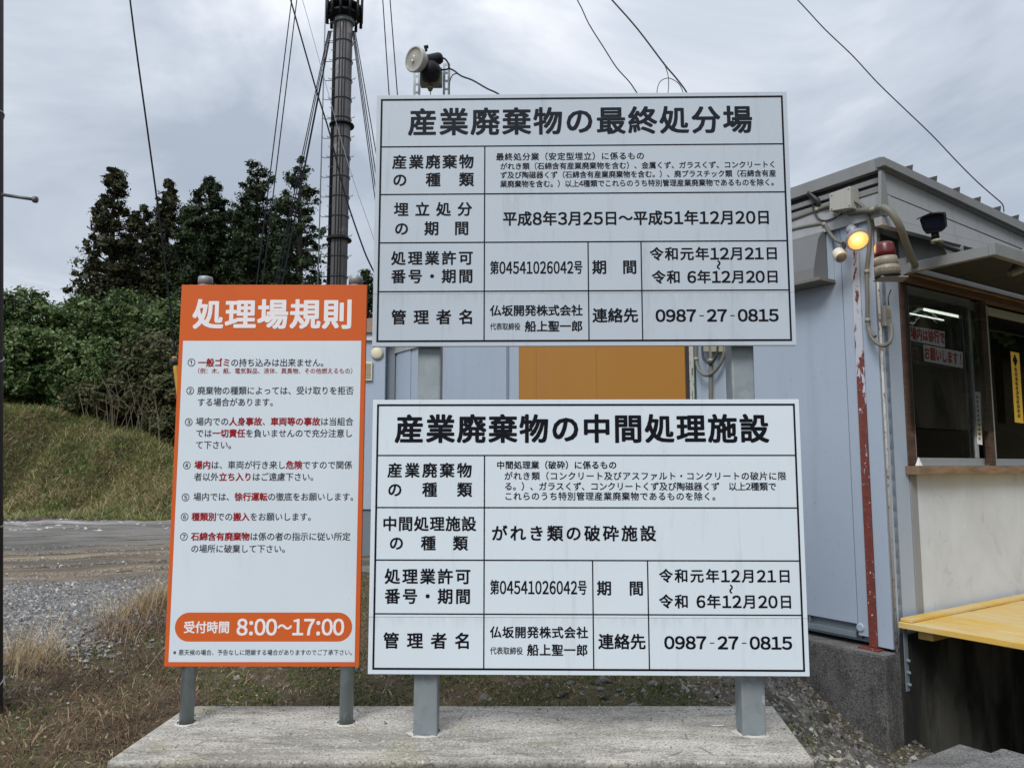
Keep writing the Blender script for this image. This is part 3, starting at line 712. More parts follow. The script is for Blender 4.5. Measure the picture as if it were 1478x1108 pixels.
cedar(338, 296, 48, 46, CG, 170, 'shorter dark cedar standing behind the third and fourth cedars', 0.2, 'col', 0, 0.1)

cedar(274, 300, 49, 40, CG, 180, 'shorter dark cedar closing the gap left of the third cedar', 0.15, 'col', 0)
cedar(404, 290, 49, 40, CG, 190, 'shorter cedar closing the gap left of the open cedar', 0.2, 'col', 0, 0.1)

def bush(uc, vtop, Yd, halfw_px, mat, seed, label, group='leafy bushes on top of the bank', xyz=None, hw=None, ht=None, nclump=120, nper=138, size=0.125):
    if xyz is None:
        top = atY(uc, vtop, Yd); gx, gy = top.x, Yd; gz = float(H(gx, gy)); ht = top.z - gz; hw = halfw_px / F * Yd
    else: gx, gy = xyz; gz = float(H(gx, gy))
    r = np.random.default_rng(seed)
    root = empty('bush', (gx, gy, gz - 0.15), label, 'bush', group)
    m = M()
    for k in range(6):
        a = r.uniform(0, 6.28); e_ = hw * r.uniform(0.3, 0.8)
        m.tube([(gx + 0.2 * math.cos(a), gy + 0.2 * math.sin(a), gz - 0.15), (gx + e_ * .5 * math.cos(a), gy + e_ * .5 * math.sin(a), gz + ht * 0.4), (gx + e_ * math.cos(a), gy + e_ * math.sin(a), gz + ht * 0.85)], [0.07, 0.04, 0.015], 5, caps=False, smooth=3)
    m.build('stem', MT['bark'], root)
    cs, rs = [], []
    for k in range(nclump):
        d = r.normal(size=3); d /= np.linalg.norm(d); q = r.uniform(0.45, 1) ** 0.5
        z = gz + ht * (0.46 + 0.46 * d[2] * q)
        cs.append((gx + hw * d[0] * q, gy + hw * 0.8 * d[1] * q, z)); rs.append(ht * r.uniform(0.06, 0.15))
    A_, R2 = np.array(cs), np.array(rs)
    V, Fc = leafcloud(A_, R2, nper, size, seed + 1, 0.7, 0.6, 0.6)
    V2, F2 = leafcloud(A_, R2 * 0.5, 8, size * 3, seed + 2, 0.7, 0.3, 0.8); Fc = np.concatenate([Fc, F2 + len(V)]); V = np.concatenate([V, V2])
    npmesh('crown', V, Fc, mat, org=tuple(ORG[root.name]), parent=root); return root
BG, BD = MT['leaf_bush'], MT['leaf_bush_dry']
bush(-10, 410, 25.5, 62, BG, 200, 'green bush at the far left edge, half hidden by the utility pole')
bush(48, 404, 26.0, 52, BG, 210, 'rounded leafy bush second from the left on the bank, highest green crown')
bush(118, 416, 27.0, 55, BG, 220, 'leafy green bush in front of the foot of the leftmost cedar')
bush(192, 402, 28.0, 50, BG, 230, 'pale leafy bush with upright shoots just left of the stay wire')
bush(255, 418, 27.0, 52, BG, 240, 'green bush behind the top left corner of the orange sign')
bush(60, 468, 23.8, 60, BG, 250, 'lower front bush on the bank nearest the left edge', nclump=135)
bush(140, 480, 23.4, 55, BG, 260, 'lower front bush in the middle of the thicket, above the bank crest', nclump=135)
bush(215, 475, 23.6, 55, BD, 270, 'browning bush at the right end of the thicket beside the orange sign', nclump=135)
bush(262, 520, 23.0, 45, BD, 280, 'low dry brown shrub at the bank foot behind the orange sign edge')
bush(150, 545, 22.8, 50, BD, 290, 'low dull scrub with bare stalks at the crest of the bank')
bush(10, 520, 23.2, 55, BG, 300, 'low dark green scrub at the far left of the bank crest')
bush(345, 440, 30, 70, BG, 310, 'leafy bush behind the orange sign below the fourth cedar')
bush(450, 445, 31, 70, BG, 320, 'leafy bush behind the orange sign below the open cedar')
# wooded slope off to the right (what the office window reflects)
for k, (x_, y_, hw_, ht_, lb) in enumerate([(21, 4, 4, 5, 'nearest large leafy bush low on the slope right of the office'), (22, 10, 4, 5, 'large leafy bush low on the right slope, beside the nearest'), (26, 7, 5, 6, 'tall leafy bush halfway up the right slope'), (26, 15, 5, 6, 'large leafy bush furthest back on the right slope'), (24, -3, 5, 6, 'large leafy bush on the right slope nearest the camera side'), (22, 19, 5, 6, 'spreading leafy bush at the back foot of the right slope')]):
    bush(0, 0, 0, 0, BG, 400 + k * 7, lb, 'bushes on the slope right of the office', xyz=(x_, y_), hw=hw_, ht=ht_, nclump=60, nper=80, size=0.42)

# bare stalks in the thicket
r = np.random.default_rng(33)
m = M()
for k in range(34):
    u = r.uniform(95, 250); Yq = r.uniform(21.9, 22.6); x_ = (u - 739) / F * Yq; z_ = float(H(x_, Yq)); hgt = r.uniform(0.8, 1.9)
    m.tube([(x_, Yq, z_), (x_ + r.normal() * 0.15, Yq, z_ + hgt * .5), (x_ + r.normal() * 0.4, Yq, z_ + hgt)], [0.011, 0.004], 4, caps=False)
m.build('dry_stalks', MT['stalk'], label='bare pale stalks standing in the scrub on the bank crest', cat='stalks', kind='stuff')

# ------------------------------------------------------------------ lettering
def to_full(c):
    if '0' <= c <= '9': return chr(ord(c) - 48 + 0xFF10)
    return {':': '：', '-': '－', '!': '！'}.get(c, c)
GL = {}
def need(strings):
    chars = sorted(set(to_full(c) for s in strings for c in s if c not in ' 　'))
    obs = []
    for c in chars:
        if c in GL: continue
        cu = bpy.data.curves.new('glyph', 'FONT'); cu.body = c; cu.size = 1; cu.resolution_u = 3
        o = bpy.data.objects.new('glyph', cu); COL.objects.link(o); obs.append((c, o))
    bpy.context.view_layer.update(); dg = bpy.context.evaluated_depsgraph_get()
    for c, o in obs:
        me = bpy.data.meshes.new_from_object(o.evaluated_get(dg))
        n = len(me.vertices); v = np.zeros(n * 3); me.vertices.foreach_get('co', v); v = v.reshape(-1, 3)[:, :2]
        GL[c] = (v, [tuple(p_.vertices) for p_ in me.polygons])
        bpy.data.meshes.remove(me)
    for c, o in obs:
        cu = o.data; bpy.data.objects.remove(o); bpy.data.curves.remove(cu)

class Line:
    """one line of print: V in board coordinates (x, y), thin, several inks"""
    def __init__(s): s.V = []; s.F = []; s.mi = []; s.z = 0
    def glyph(s, c, cx, cy, em, xs_, bold, mi, digit=False, rot=0, lift=0.0):
        v, fs = GL[c]
        x0, y0 = v.min(0); x1, y1 = v.max(0)
        if c in '、。，．・ー～－，（）：': mx_ = 0.5 * 1.0; mx_ = x0 + 0.5 * (x1 - x0) if c in '・ー～－：' else None
        else: mx_ = None
        if digit: cxx = (x0 + x1) / 2
        else: cxx = 0.5                 # full-width cell centre
        a = v.copy(); a[:, 0] = (a[:, 0] - cxx); a[:, 1] = a[:, 1] - 0.36
        if rot: a = np.stack([-a[:, 1], a[:, 0]], 1)
        a = a * em; a[:, 0] *= xs_
        sh = [(0, 0)]
        if bold > 0:
            b = bold * em
            sh = [(b, b * .8), (-b, b * .8), (b, -b * .8), (-b, -b * .8)]
            if bold > 0.012: sh += [(b * 1.1, 0), (-b * 1.1, 0), (0, b), (0, -b)]
        for (dx, dy) in sh:
            base = len(s.V); s.z += 1; zz = 0.0006 + 0.00002 * (s.z % 24) + lift
            s.V += [(x + cx + dx, y + cy + dy, zz) for x, y in a]
            s.F += [tuple(i + base for i in f) for f in fs]; s.mi += [mi] * len(fs)
    def text(s, segs, x0, x1, yc, em, bold=0.0, condense=False, digit_em=1.0, dadv=0.56, wide=1.0):
        """segs: [(string, ink index, bold)] laid from x0 to x1 (ink extents)"""
        chars = [(c, mi, b) for st, mi, b in segs for c in st]
        adv = []
        for c, mi, b in chars:
            if c == ' ': a = 0.35
            elif '0' <= c <= '9' or c == '-': a = dadv * digit_em
            elif c == ':': a = 0.34 * digit_em
            else: a = 1.0
            adv.append(a * em)
        tot = sum(adv) - 0.06 * em; W = x1 - x0; n = len(chars)
        xs_ = 1.0; track = (W - tot) / max(1, n - 1)
        if track < -0.02 * em or condense: xs_ = W / tot; track = 0.0
        x = x0 - 0.03 * em * xs_
        for (c, mi, b), a in zip(chars, adv):
            if c == '-':
                cxm = x + a * xs_ / 2; s.rect(cxm - 0.15 * em, cxm + 0.15 * em, yc - 0.035 * em, yc + 0.02 * em, mi)
            elif c not in ' 　':
                dg_ = ('0' <= c <= '9') or c in ':'
                s.glyph(to_full(c), x + a * xs_ / 2, yc, em * (digit_em if dg_ else 1), xs_ * (wide if dg_ else 1), b, mi, dg_)
            x += a * xs_ + track
        return s
    def rect(s, x0, x1, y0, y1, mi, zz=0.0012):
        b = len(s.V); s.V += [(x0, y0, zz), (x1, y0, zz), (x1, y1, zz), (x0, y1, zz)]; s.F.append((b, b + 1, b + 2, b + 3)); s.mi.append(mi)

class Plane:
    def __init__(s, p0, xdir, zdir=Vector((0, 0, 1))):
        s.p0 = Vector(p0); s.x = Vector(xdir).normalized(); s.z = Vector(zdir).normalized(); s.n = s.x.cross(s.z).normalized()  # towards camera
    def px(s, u, v):
        q = onp(u, v, s.p0, s.n) - s.p0; return q.dot(s.x), q.dot(s.z)
    def w(s, a, b, c=0.0): return s.p0 + s.x * a + s.z * b + s.n * c
    def put(s, line, name, mats, parent, lift=0.0):
        org = ORG[parent.name]
        me = bpy.data.meshes.new(name)
        me.from_pydata([tuple(s.w(x, y, z + lift) - org) for x, y, z in line.V], [], line.F)
        for m_ in mats: me.materials.append(m_)
        me.polygons.foreach_set('material_index', line.mi); me.update()
        o = bpy.data.objects.new(name, me); COL.objects.link(o); o.parent = parent; ORG[o.name] = org
        return o

def pxline(pl, segs, u0, u1, vc, h, um=None, bold=0.0, **k):
    """h: ink height of a kanji in photo pixels"""
    if isinstance(segs, str): segs = [(segs, 0, bold)]
    um = (u0 + u1) / 2
    xc, yc = pl.px(um, vc); x0, _ = pl.px(u0, vc); x1, _ = pl.px(u1, vc)
    _, ya = pl.px(um, vc - h / 2); _, yb = pl.px(um, vc + h / 2); em = (ya - yb) / 0.90
    return Line().text(segs, x0, x1, yc, em, **k)

# ------------------------------------------------------------------ concrete footing and the two-board sign
m = M(); zs = 0.104
m.hexa([Vector(p_) for p_ in [(-1.545, 3.055, -0.22), (1.155, 3.055, -0.22), (1.225, 3.745, -0.22), (-1.52, 3.745, -0.22),
        (-1.54, 3.06, zs), (1.15, 3.06, zs), (1.22, 3.74, zs), (-1.515, 3.74, zs)]], 0.008)
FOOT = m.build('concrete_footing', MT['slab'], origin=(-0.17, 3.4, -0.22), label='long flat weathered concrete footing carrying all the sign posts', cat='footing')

yaw = -0.019
P1 = Plane((0.305, 3.27, 0.0), (1, yaw, 0))
sign = empty('notice_sign', (0.305, 3.32, zs), 'large two-board white waste disposal notice with black Japanese tables on galvanised posts', 'sign')
def boardquad(pl, tl, tr, bl, br):
    a = pl.px(*tl); b = pl.px(*tr); c = pl.px(*bl); d = pl.px(*br)
    x0 = (a[0] + c[0]) / 2; x1 = (b[0] + d[0]) / 2; z1 = (a[1] + b[1]) / 2; z0 = (c[1] + d[1]) / 2
    return x0, x1, z0, z1
def fr(pl): return lambda a, b, c: pl.w(a, c, -b)
def mk_board(pl, q, mat, parent, label, th=0.022, name='board'):
    x0, x1, z0, z1 = q
    m = M(); m.box((x0, 0, z0), (x1, th, z1), 0.0015, fr(pl))
    return m.build(name, mat, parent, label=label)
QU = boardquad(P1, (544, 138), (1137, 132), (537, 500), (1148, 498))
QL = boardquad(P1, (541, 576), (1154, 577), (528, 972), (1168, 976))
def seamz(q, frac): return q[3] - (q[3] - q[2]) * frac
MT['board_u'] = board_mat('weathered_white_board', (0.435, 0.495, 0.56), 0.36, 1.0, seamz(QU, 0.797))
MT['board_l'] = board_mat('clean_white_board', (0.60, 0.675, 0.74), 0.26, 2.0, seamz(QL, 0.795))
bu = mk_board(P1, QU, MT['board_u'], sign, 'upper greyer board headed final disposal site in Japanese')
bl = mk_board(P1, QL, MT['board_l'], sign, 'lower cleaner board headed intermediate treatment facility in Japanese')

U = []   # (segs, u0,u1,v,h,kw)
def A(lst, s, u0, u1, v, h, **k): lst.append((s, u0, u1, v, h, k))
UP, LO, ORL = [], [], []
B1, B2, B3 = 0.023, 0.023, 0.012
A(UP, '産業廃棄物の最終処分場', 590, 1085, 175, 37, bold=0.0235)
A(UP, '産業廃棄物', 566.5, 683.5, 234, 19, bold=B2)
A(UP, 'の　種　類', 567, 683.5, 259.7, 19, bold=B2)
A(UP, '最終処分業（安定型埋立）に係るもの', 716, 930, 226, 10.5, bold=0.016)
A(UP, 'がれき類（石綿含有産業廃棄物を含む）、金属くず、ガラスくず、コンクリートく', 722, 1120, 239, 9.6, bold=0.016)
A(UP, 'ず及び陶磁器くず（石綿含有産業廃棄物を含む。）、廃プラスチック類（石綿含有産', 722, 1120, 251.7, 9.6, bold=0.016)
A(UP, '業廃棄物を含む。）以上4種類でこれらのうち特別管理産業廃棄物であるものを除く。', 722, 1123, 264.6, 9.6, bold=0.016)
A(UP, '埋立処分', 569, 681, 302.4, 19, bold=B2)
A(UP, 'の　期　間', 569.5, 676.5, 330, 19, bold=B2)
A(UP, '平成8年3月25日～平成51年12月20日', 726, 1112, 315, 19.5, bold=B1, dadv=0.66, digit_em=1.08)
A(UP, '処理業許可', 565, 682.5, 372.8, 19, bold=B2)
A(UP, '番号・期間', 565, 682.5, 399, 19, bold=B2)
A(UP, '第04541026042号', 707.5, 840.8, 386.4, 18.5, bold=0.017, digit_em=1.12, dadv=0.66)
A(UP, '期　間', 855, 919, 385.8, 19, bold=B2)
A(UP, '令和元年12月21日', 938, 1123.5, 366.3, 18, bold=B2, digit_em=1.1)
A(UP, '令和 6年12月20日', 941, 1124.6, 399.8, 18, bold=B2, digit_em=1.1)
A(UP, '管理者名', 565, 683.6, 457.9, 20, bold=B2)
A(UP, '仏坂開発株式会社', 707.5, 840.8, 448.3, 15, bold=B2)
A(UP, '代表取締役', 707.5, 751, 471.3, 9.8, bold=B3)
A(UP, '船上聖一郎', 757.7, 840.8, 471, 15, bold=B2)
A(UP, '連絡先', 855.6, 920.8, 455.4, 19.5, bold=B2)
A(UP, '0987-27-0815', 946.5, 1123.5, 455.4, 19.5, bold=0.028, dadv=0.72, digit_em=1.05, wide=1.18)
A(LO, '産業廃棄物の中間処理施設', 571, 1108.7, 619, 38.5, bold=0.0275)
A(LO, '産業廃棄物', 559.7, 680.8, 678.7, 20, bold=B2)
A(LO, 'の　種　類', 559.7, 680.8, 706.6, 20, bold=B2)
A(LO, '中間処理業（破砕）に係るもの', 717, 890, 671, 11, bold=B2)
A(LO, 'がれき類（コンクリート及びアスファルト・コンクリートの破片に限', 728, 1134.5, 686.8, 11.4, bold=0.016)
A(LO, 'る。）、ガラスくず、コンクリートくず及び陶磁器くず　以上2種類で', 728, 1120.5, 701.8, 11.4, bold=0.016)
A(LO, 'これらのうち特別管理産業廃棄物であるものを除く。', 728, 1040, 716, 11.4, bold=0.016)
A(LO, '中間処理施設', 552.4, 687, 755.8, 20, bold=B1)
A(LO, 'の　種　類', 562, 674.7, 783.7, 20, bold=B2)
A(LO, 'がれき類の破砕施設', 709.8, 946.5, 769.6, 21.5, bold=B2)
A(LO, '処理業許可', 555.7, 679, 831.7, 21, bold=B2)
A(LO, '番号・期間', 555.7, 679, 860.3, 21, bold=B2)
A(LO, '第04541026042号', 707.5, 847, 847.6, 20, bold=0.017, digit_em=1.12, dadv=0.66)
A(LO, '期　間', 861.9, 928.6, 848.7, 20, bold=B2)
A(LO, '令和元年12月21日', 951.6, 1141.8, 831, 18.5, bold=B2, digit_em=1.1)
A(LO, '令和 6年12月20日', 951.6, 1144, 868, 19, bold=B2, digit_em=1.1)
A(LO, '管理者名', 553.5, 679, 924.4, 22, bold=B2)
A(LO, '仏坂開発株式会社', 707.5, 848.6, 912.3, 16, bold=B2)
A(LO, '代表取締役', 707.5, 754.4, 938.7, 10.5, bold=B3)
A(LO, '船上聖一郎', 761, 848.2, 937.8, 16, bold=B2)
A(LO, '連絡先', 864, 931.6, 925.7, 21, bold=B2)
A(LO, '0987-27-0815', 959, 1143, 927.3, 20.5, bold=0.028, dadv=0.72, digit_em=1.05, wide=1.18)
R_, K_ = 1, 0
def o(*segs): return [(t, 1 if c == 'r' else 0, 0.024 if c == 'r' else 0.008) for t, c in segs]
A(ORL, [('処理場規則', 2, 0.028)], 279.5, 508.5, 454, 40)
A(ORL, o(('一般ゴミ', 'r'), ('の持ち込みは出来ません。', 'k')), 286.2, 474, 523.4, 11.3)
A(ORL, [('（例：木、紙、電気製品、液体、異臭物、その他燃えるもの）', 1, 0.004)], 280.5, 514, 535.3, 7.8)
A(ORL, o(('廃棄物の種類によっては、受け取りを拒否', 'k')), 285, 510.6, 563.7, 11.3)
A(ORL, o(('する場合があります。', 'k')), 285, 401, 580.4, 11.3)
A(ORL, o(('場内での', 'k'), ('人身事故', 'r'), ('、', 'k'), ('車両等の事故', 'r'), ('は当組合', 'k')), 282.9, 510, 608.3, 11.3)
A(ORL, o(('では', 'k'), ('一切責任', 'r'), ('を負いませんので充分注意し', 'k')), 282.9, 509, 625.2, 11.3)
A(ORL, o(('て下さい。', 'k')), 282.4, 341, 642, 11.3)
A(ORL, o(('場内', 'r'), ('は、車両が行き来し', 'k'), ('危険', 'r'), ('ですので関係', 'k')), 280.8, 508.3, 670.9, 11.3)
A(ORL, o(('者以外', 'k'), ('立ち入り', 'r'), ('はご遠慮下さい。', 'k')), 280.3, 459.5, 688, 11.3)
A(ORL, o(('場内では、', 'k'), ('徐行運転', 'r'), ('の徹底をお願いします。', 'k')), 279.3, 517, 716.7, 11.3)
A(ORL, o(('種類別', 'r'), ('での', 'k'), ('搬入', 'r'), ('をお願いします。', 'k')), 276.8, 456, 745.5, 11.3)
A(ORL, o(('石綿含有廃棄物', 'r'), ('は係の者の指示に従い所定', 'k')), 276, 505.8, 774, 11.3)
A(ORL, o(('の場所に破棄して下さい。', 'k')), 275.7, 418.5, 791.6, 11.3)
for k_, (u_, v_) in enumerate([(276.4, 523), (274.6, 563.7), (272.5, 608.9), (269.8, 671.2), (267.9, 717.3), (266.6, 745.6), (265.6, 774)]):
    A(ORL, o(('①②③④⑤⑥⑦'[k_], 'k')), u_ - 6, u_ + 6, v_, 12.2)
A(ORL, [('受付時間', 2, 0.022)], 265.7, 331.3, 904.9, 16.5)
A(ORL, [('8:00～17:00', 2, 0.022)], 342.2, 496.4, 904.6, 22, digit_em=1.26, dadv=0.60)
A(ORL, [('※悪天候の場合、予告なしに閉鎖する場合がありますのでご了承下さい。', 0, 0.004)], 250, 513, 941, 8)
allstr = [s if isinstance(s, str) else ''.join(t for t, _, _ in s) for lst in (UP, LO, ORL) for (s, *_r) in lst] + ['場内は徐行でお願いします！～']
need(allstr)
for (s, u0, u1, v, h, k) in UP:
    P1.put(pxline(P1, s, u0, u1, v, h, **k), 'lettering', [MT['ink_faded'] if v < 200 else MT['ink']], bu)
for (s, u0, u1, v, h, k) in LO:
    P1.put(pxline(P1, s, u0, u1, v, h, **k), 'lettering', [MT['ink']], bl)
for (u_, v_, b_) in ((1037.6, 382.4, bu), (1055.5, 849.6, bl)):
    ln = Line(); x_, y_ = P1.px(u_, v_); x2, y2 = P1.px(u_, v_ + 14); ln.glyph('～', x_, y_, (y_ - y2) * 0.95, 1.25, 0.035, 0, True, rot=1); P1.put(ln, 'lettering', [MT['ink']], b_)

def table(pl, board, q, rowsv, cols, ins=0.0185, bw=0.0080, lw=0.0052):
    """ruled border and lines; rowsv: photo v of lines; cols: (u at top, u at bottom, first row, last)"""
    x0, x1, z0, z1 = q; ln = Line()
    X0, X1, Z0, Z1 = x0 + ins, x1 - ins, z0 + ins, z1 - ins
    ln.rect(X0, X1, Z1 - bw, Z1, 0); ln.rect(X0, X1, Z0, Z0 + bw, 0)
    ln.rect(X0, X0 + bw, Z0 + bw, Z1 - bw, 0); ln.rect(X1 - bw, X1, Z0 + bw, Z1 - bw, 0)
    zz = [pl.px(845, v)[1] for v in rowsv]
    for z in zz: ln.rect(X0 + bw, X1 - bw, z - lw / 2, z + lw / 2, 0)
    for (u, v, top) in cols:
        xc = pl.px(u, v)[0]; edges = [z - lw / 2 for z in zz[top:]] ; tops = edges; bots = [z + lw / 2 for z in zz[top + 1:]] + [Z0 + bw]
        for t_, b_ in zip(tops, bots): ln.rect(xc - lw / 2, xc + lw / 2, b_, t_, 0)
    pl.put(ln, 'ruled_lines', [MT['ink']], board)
table(P1, bu, QU, [210, 279, 349, 419.7], [(699.2, 350, 0), (849.2, 400, 2), (926, 400, 2)])
table(P1, bl, QL, [656.9, 732.3, 808.3, 886.2], [(698.8, 800, 0), (856, 880, 2), (935.8, 880, 2)])
# joint between the two sheets of each board
for b_, q in ((bu, QU), (bl, QL)):
    z = seamz(q, 0.797); m = M(); m.box((q[0], -0.0004, z - 0.0008), (q[1], 0.001, z + 0.0008), 0, fr(P1)); m.build('sheet_joint', plain('grey_joint', (0.25, 0.27, 0.28), 0.6), b_)
# back frame and posts (100 mm square tube) of the sign
zt_u = QU[3]
for uu, (va, vb) in (((597, 630), (1066, 1066)), ((1068, 1111), (1064, 1064))):
    y = 3.325
    xa = atY(uu[0], va, y - 0.0).x; xb = atY(uu[1], va, y).x
    xc = (xa + xb) / 2; hw = 0.5 * abs(xb - xa); hw = 0.05
    m = M(); m.box((xc - hw, 3.325, zs - 0.05), (xc + hw, 3.425, QU[3] - 0.03), 0.008); m.build('post', MT['galv'], sign)
for (q, name) in ((QU, 'u'), (QL, 'l')):
    for zz in (q[2] + 0.03, (q[2] + q[3]) / 2, q[3] - 0.03):
        m = M(); m.box((q[0] + 0.03, 0.023, zz - 0.018), (q[1] - 0.03, 0.045, zz + 0.018), 0.001, fr(P1)); m.build('frame_rail', MT['alu'], sign)
    for xx in (q[0] + 0.03, q[1] - 0.03):
        m = M(); m.box((xx - 0.015, 0.0465, q[2] + 0.012), (xx + 0.015, 0.062, q[3] - 0.012), 0.001, fr(P1)); m.build('frame_rail', MT['alu'], sign)
# mortar collars round post feet
MT['mortar'] = plain('pale_mortar', (0.52, 0.50, 0.46), 0.95, var=0.4, scale=40, bump=0.6)
def collar(cx, cy, hw, seed, parent):
    r = np.random.default_rng(seed); m = M(); n = 20
    prof = []
    ring0 = []; ring1 = []
    for k in range(n):
        a = 2 * math.pi * k / n; rr = hw * (1.22 + 0.28 * r.uniform(-1, 1) * (0.5 + 0.5 * math.sin(a * 2 + seed))); rr2 = hw * 1.05
        ring0.append(Vector((cx + rr * 1.15 * math.cos(a), cy + rr * math.sin(a), zs + 0.0005))); ring1.append(Vector((cx + rr2 * math.cos(a), cy + rr2 * math.sin(a), zs + 0.006)))
    for k in range(n): m.poly([ring0[k], ring0[(k + 1) % n], ring1[(k + 1) % n], ring1[k]])
    m.build('mortar_collar', MT['mortar'], parent)
collar(atY(613.5, 1066, 3.325).x, 3.375, 0.056, 1, sign); collar(atY(1090, 1064, 3.325).x, 3.375, 0.056, 2, sign)

# grit and crumbs blown onto the footing
rg = np.random.default_rng(91); n_ = 520
gx_ = rg.uniform(-1.5, 1.18, n_); gy_ = 3.73 - rg.exponential(0.09, n_); k_ = (gy_ > 3.08); gp_ = np.stack([gx_[k_], gy_[k_], np.full(k_.sum(), zs + 0.001)], 1)
n_ = 160; ga = np.stack([rg.uniform(-1.5, 1.1, n_), rg.uniform(3.1, 3.7, n_), np.full(n_, zs + 0.001)], 1)
V, Fc = rocks(np.concatenate([gp_, ga]), 0.0028, 92, 0.8, True)
npmesh('grit', V, Fc, MT['stones'], kind='stuff', label='grit and crumbs lying along the back edge of the footing', cat='grit')

# ------------------------------------------------------------------ orange rules sign
YO = 3.44
P2 = Plane((-1.0, YO, 0.0), (1, 0, 0))
osign = empty('rules_sign', (-1.05, 3.47, zs), 'tall orange framed site rules sign with red and black Japanese text on two round posts', 'sign')
QO = boardquad(P2, (262, 411), (529, 411), (237, 961), (519, 962))
ob = mk_board(P2, QO, MT['orange'], osign, None, th=0.018)
a = P2.px(264.5, 491.8); d = P2.px(511.2, 954.8); b0 = P2.px(522, 491.8)[0]; c0 = P2.px(243, 954.8)[0]
wx0, wx1, wz1, wz0 = (a[0] + c0) / 2, (b0 + d[0]) / 2, a[1], d[1]
m = M(); m.box((wx0, -0.0003, wz0), (wx1, 0.001, wz1), 0, fr(P2)); m.build('white_field', MT['film'], ob)
# rounded opening-hours bar
pa = P2.px(252.5, 904.4); pb = P2.px(508.4, 904.4); pt = P2.px(380, 883.4)[1]; pbm = P2.px(380, 925.4)[1]; rr = (pt - pbm) / 2; zc_ = (pt + pbm) / 2
pts = [P2.w(pb[0] - rr + rr * math.cos(t), zc_ + rr * math.sin(t), 0.0005) for t in np.linspace(-math.pi / 2, math.pi / 2, 16)] + \
      [P2.w(pa[0] + rr + rr * math.cos(t), zc_ + rr * math.sin(t), 0.0005) for t in np.linspace(math.pi / 2, 3 * math.pi / 2, 16)]
m = M(); m.poly(pts); m.build('hours_bar', MT['orange'], ob)
for (s, u0, u1, v, h, k) in ORL:
    P2.put(pxline(P2, s, u0, u1, v, h, **k), 'lettering', [MT['ink_grey'], MT['ink_red'], MT['ink_white']], ob, lift=0.0006)
for (ub, ut) in ((267, 297), (498.5, 517)):
    pbm = atY(ub, 1046, 3.475); m = M()
    xt = atY(ut, 400, 3.475)
    m.tube([(pbm.x, 3.49, zs - 0.05), (pbm.x + 0.0, 3.49, QO[3] + 0.035)], 0.0302, 20); m.build('post', MT['galv'], osign)
    m = M(); m.lathe([(0.0325, 0), (0.0325, 0.03), (0.030, 0.036), (0.0, 0.037)], (pbm.x, 3.49, QO[3] + 0.012), (0, 0, 1), 20); m.build('post_cap', MT['galv'], osign)
    collar(pbm.x, 3.49, 0.038, int(ub), osign)
    for zz in (QO[3] - 0.15, (QO[2] + QO[3]) / 2, QO[2] + 0.15):
        m = M(); m.box((pbm.x - 0.05, 3.459, zz - 0.02), (pbm.x + 0.05, 3.4655, zz + 0.02)); m.build('clamp', MT['alu'], osign)

# ------------------------------------------------------------------ guard office building
C0 = Vector((CX, CY, 0)); s3 = Vector((.832, .554, 0)).normalized(); d3 = Vector((.554, -.832, 0)).normalized(); z3 = Vector((0, 0, 1))
def B(s, d, z): return C0 + s3 * s + d3 * d + z3 * z
def ps(u, v, s=0.0): return onp(u, v, B(s, 0, 0), s3)     # pixel -> plane parallel to left wall
def pd(u, v, d=0.0): return onp(u, v, B(0, d, 0), d3)     # pixel -> plane parallel to window wall
def sd_(p): q = p - C0; return q.dot(s3), q.dot(d3), p.z
zb, zt = 0.11, 3.02
office = empty('guard_office', B(0, 0, 0), 'pale blue metal guard office with sliding service window and peeling red corner strip', 'building')
def bbox_(m, s0, s1, d0, d1, z0, z1, bev=0.0): return m.box((s0, d0, z0), (s1, d1, z1), bev, B)
def wallpart(name, mat, s0, s1, d0, d1, z0, z1, bev=0.003, label=None):
    m = M(); bbox_(m, s0, s1, d0, d1, z0, z1, bev); return m.build(name, mat, office, label=label)
# left wall (plane s=0, seen from s<0): measure features at v=588
def dl(u, v=588): return sd_(ps(u, v))[1]
dseam = dl(1224); dr0 = dl(1239.5); dr1 = dl(1251)
zpb = ps(1200, 893).z
dor1, dor0 = dl(990, 540), dl(750, 540)          # orange panel extents
ddo1, ddo0 = dl(742, 540), dl(658, 540)
# wall panels right of the orange door to the corner
dmid = dl(1060, 540)
wallpart('wall_panel', MT['panel'], 0.0, 0.06, dseam + 0.003 - 1.0, dseam - 0.003, zpb, zt)
wallpart('wall_panel', MT['panel'], 0.0, 0.06, dmid, dseam - 1.003, zpb, zt)
wallpart('wall_panel', MT['panel'], 0.003, 0.06, dor1 + 0.16, dmid - 0.004, zpb, zt)
wallpart('corner_strip', MT['panel'], -0.004, 0.06, dseam + 0.003, dr0, zb + 0.05, zt)
wallpart('corner_strip', MT['peel'], -0.012, 0.05, dr0 + 0.001, dr1, zb - 0.005, zt, label='corner strip with grey paint peeling off red primer')
wallpart('corner_post', MT['panel'], -0.004, 0.06, dr1 + 0.001, 0.0, zb + 0.003, zt)
wallpart('base_plate', MT['peel'], -0.055, 0.02, dr0 - 0.05, dr1 + 0.03, zb - 0.018, zb - 0.008)
wallpart('seam_strip', MT['seam'], 0.008, 0.05, dseam - 0.003, dseam + 0.003, zpb, zt)
wallpart('seam_strip', MT['seam'], 0.008, 0.05, dseam - 1.003, dseam - 0.997, zpb, zt)
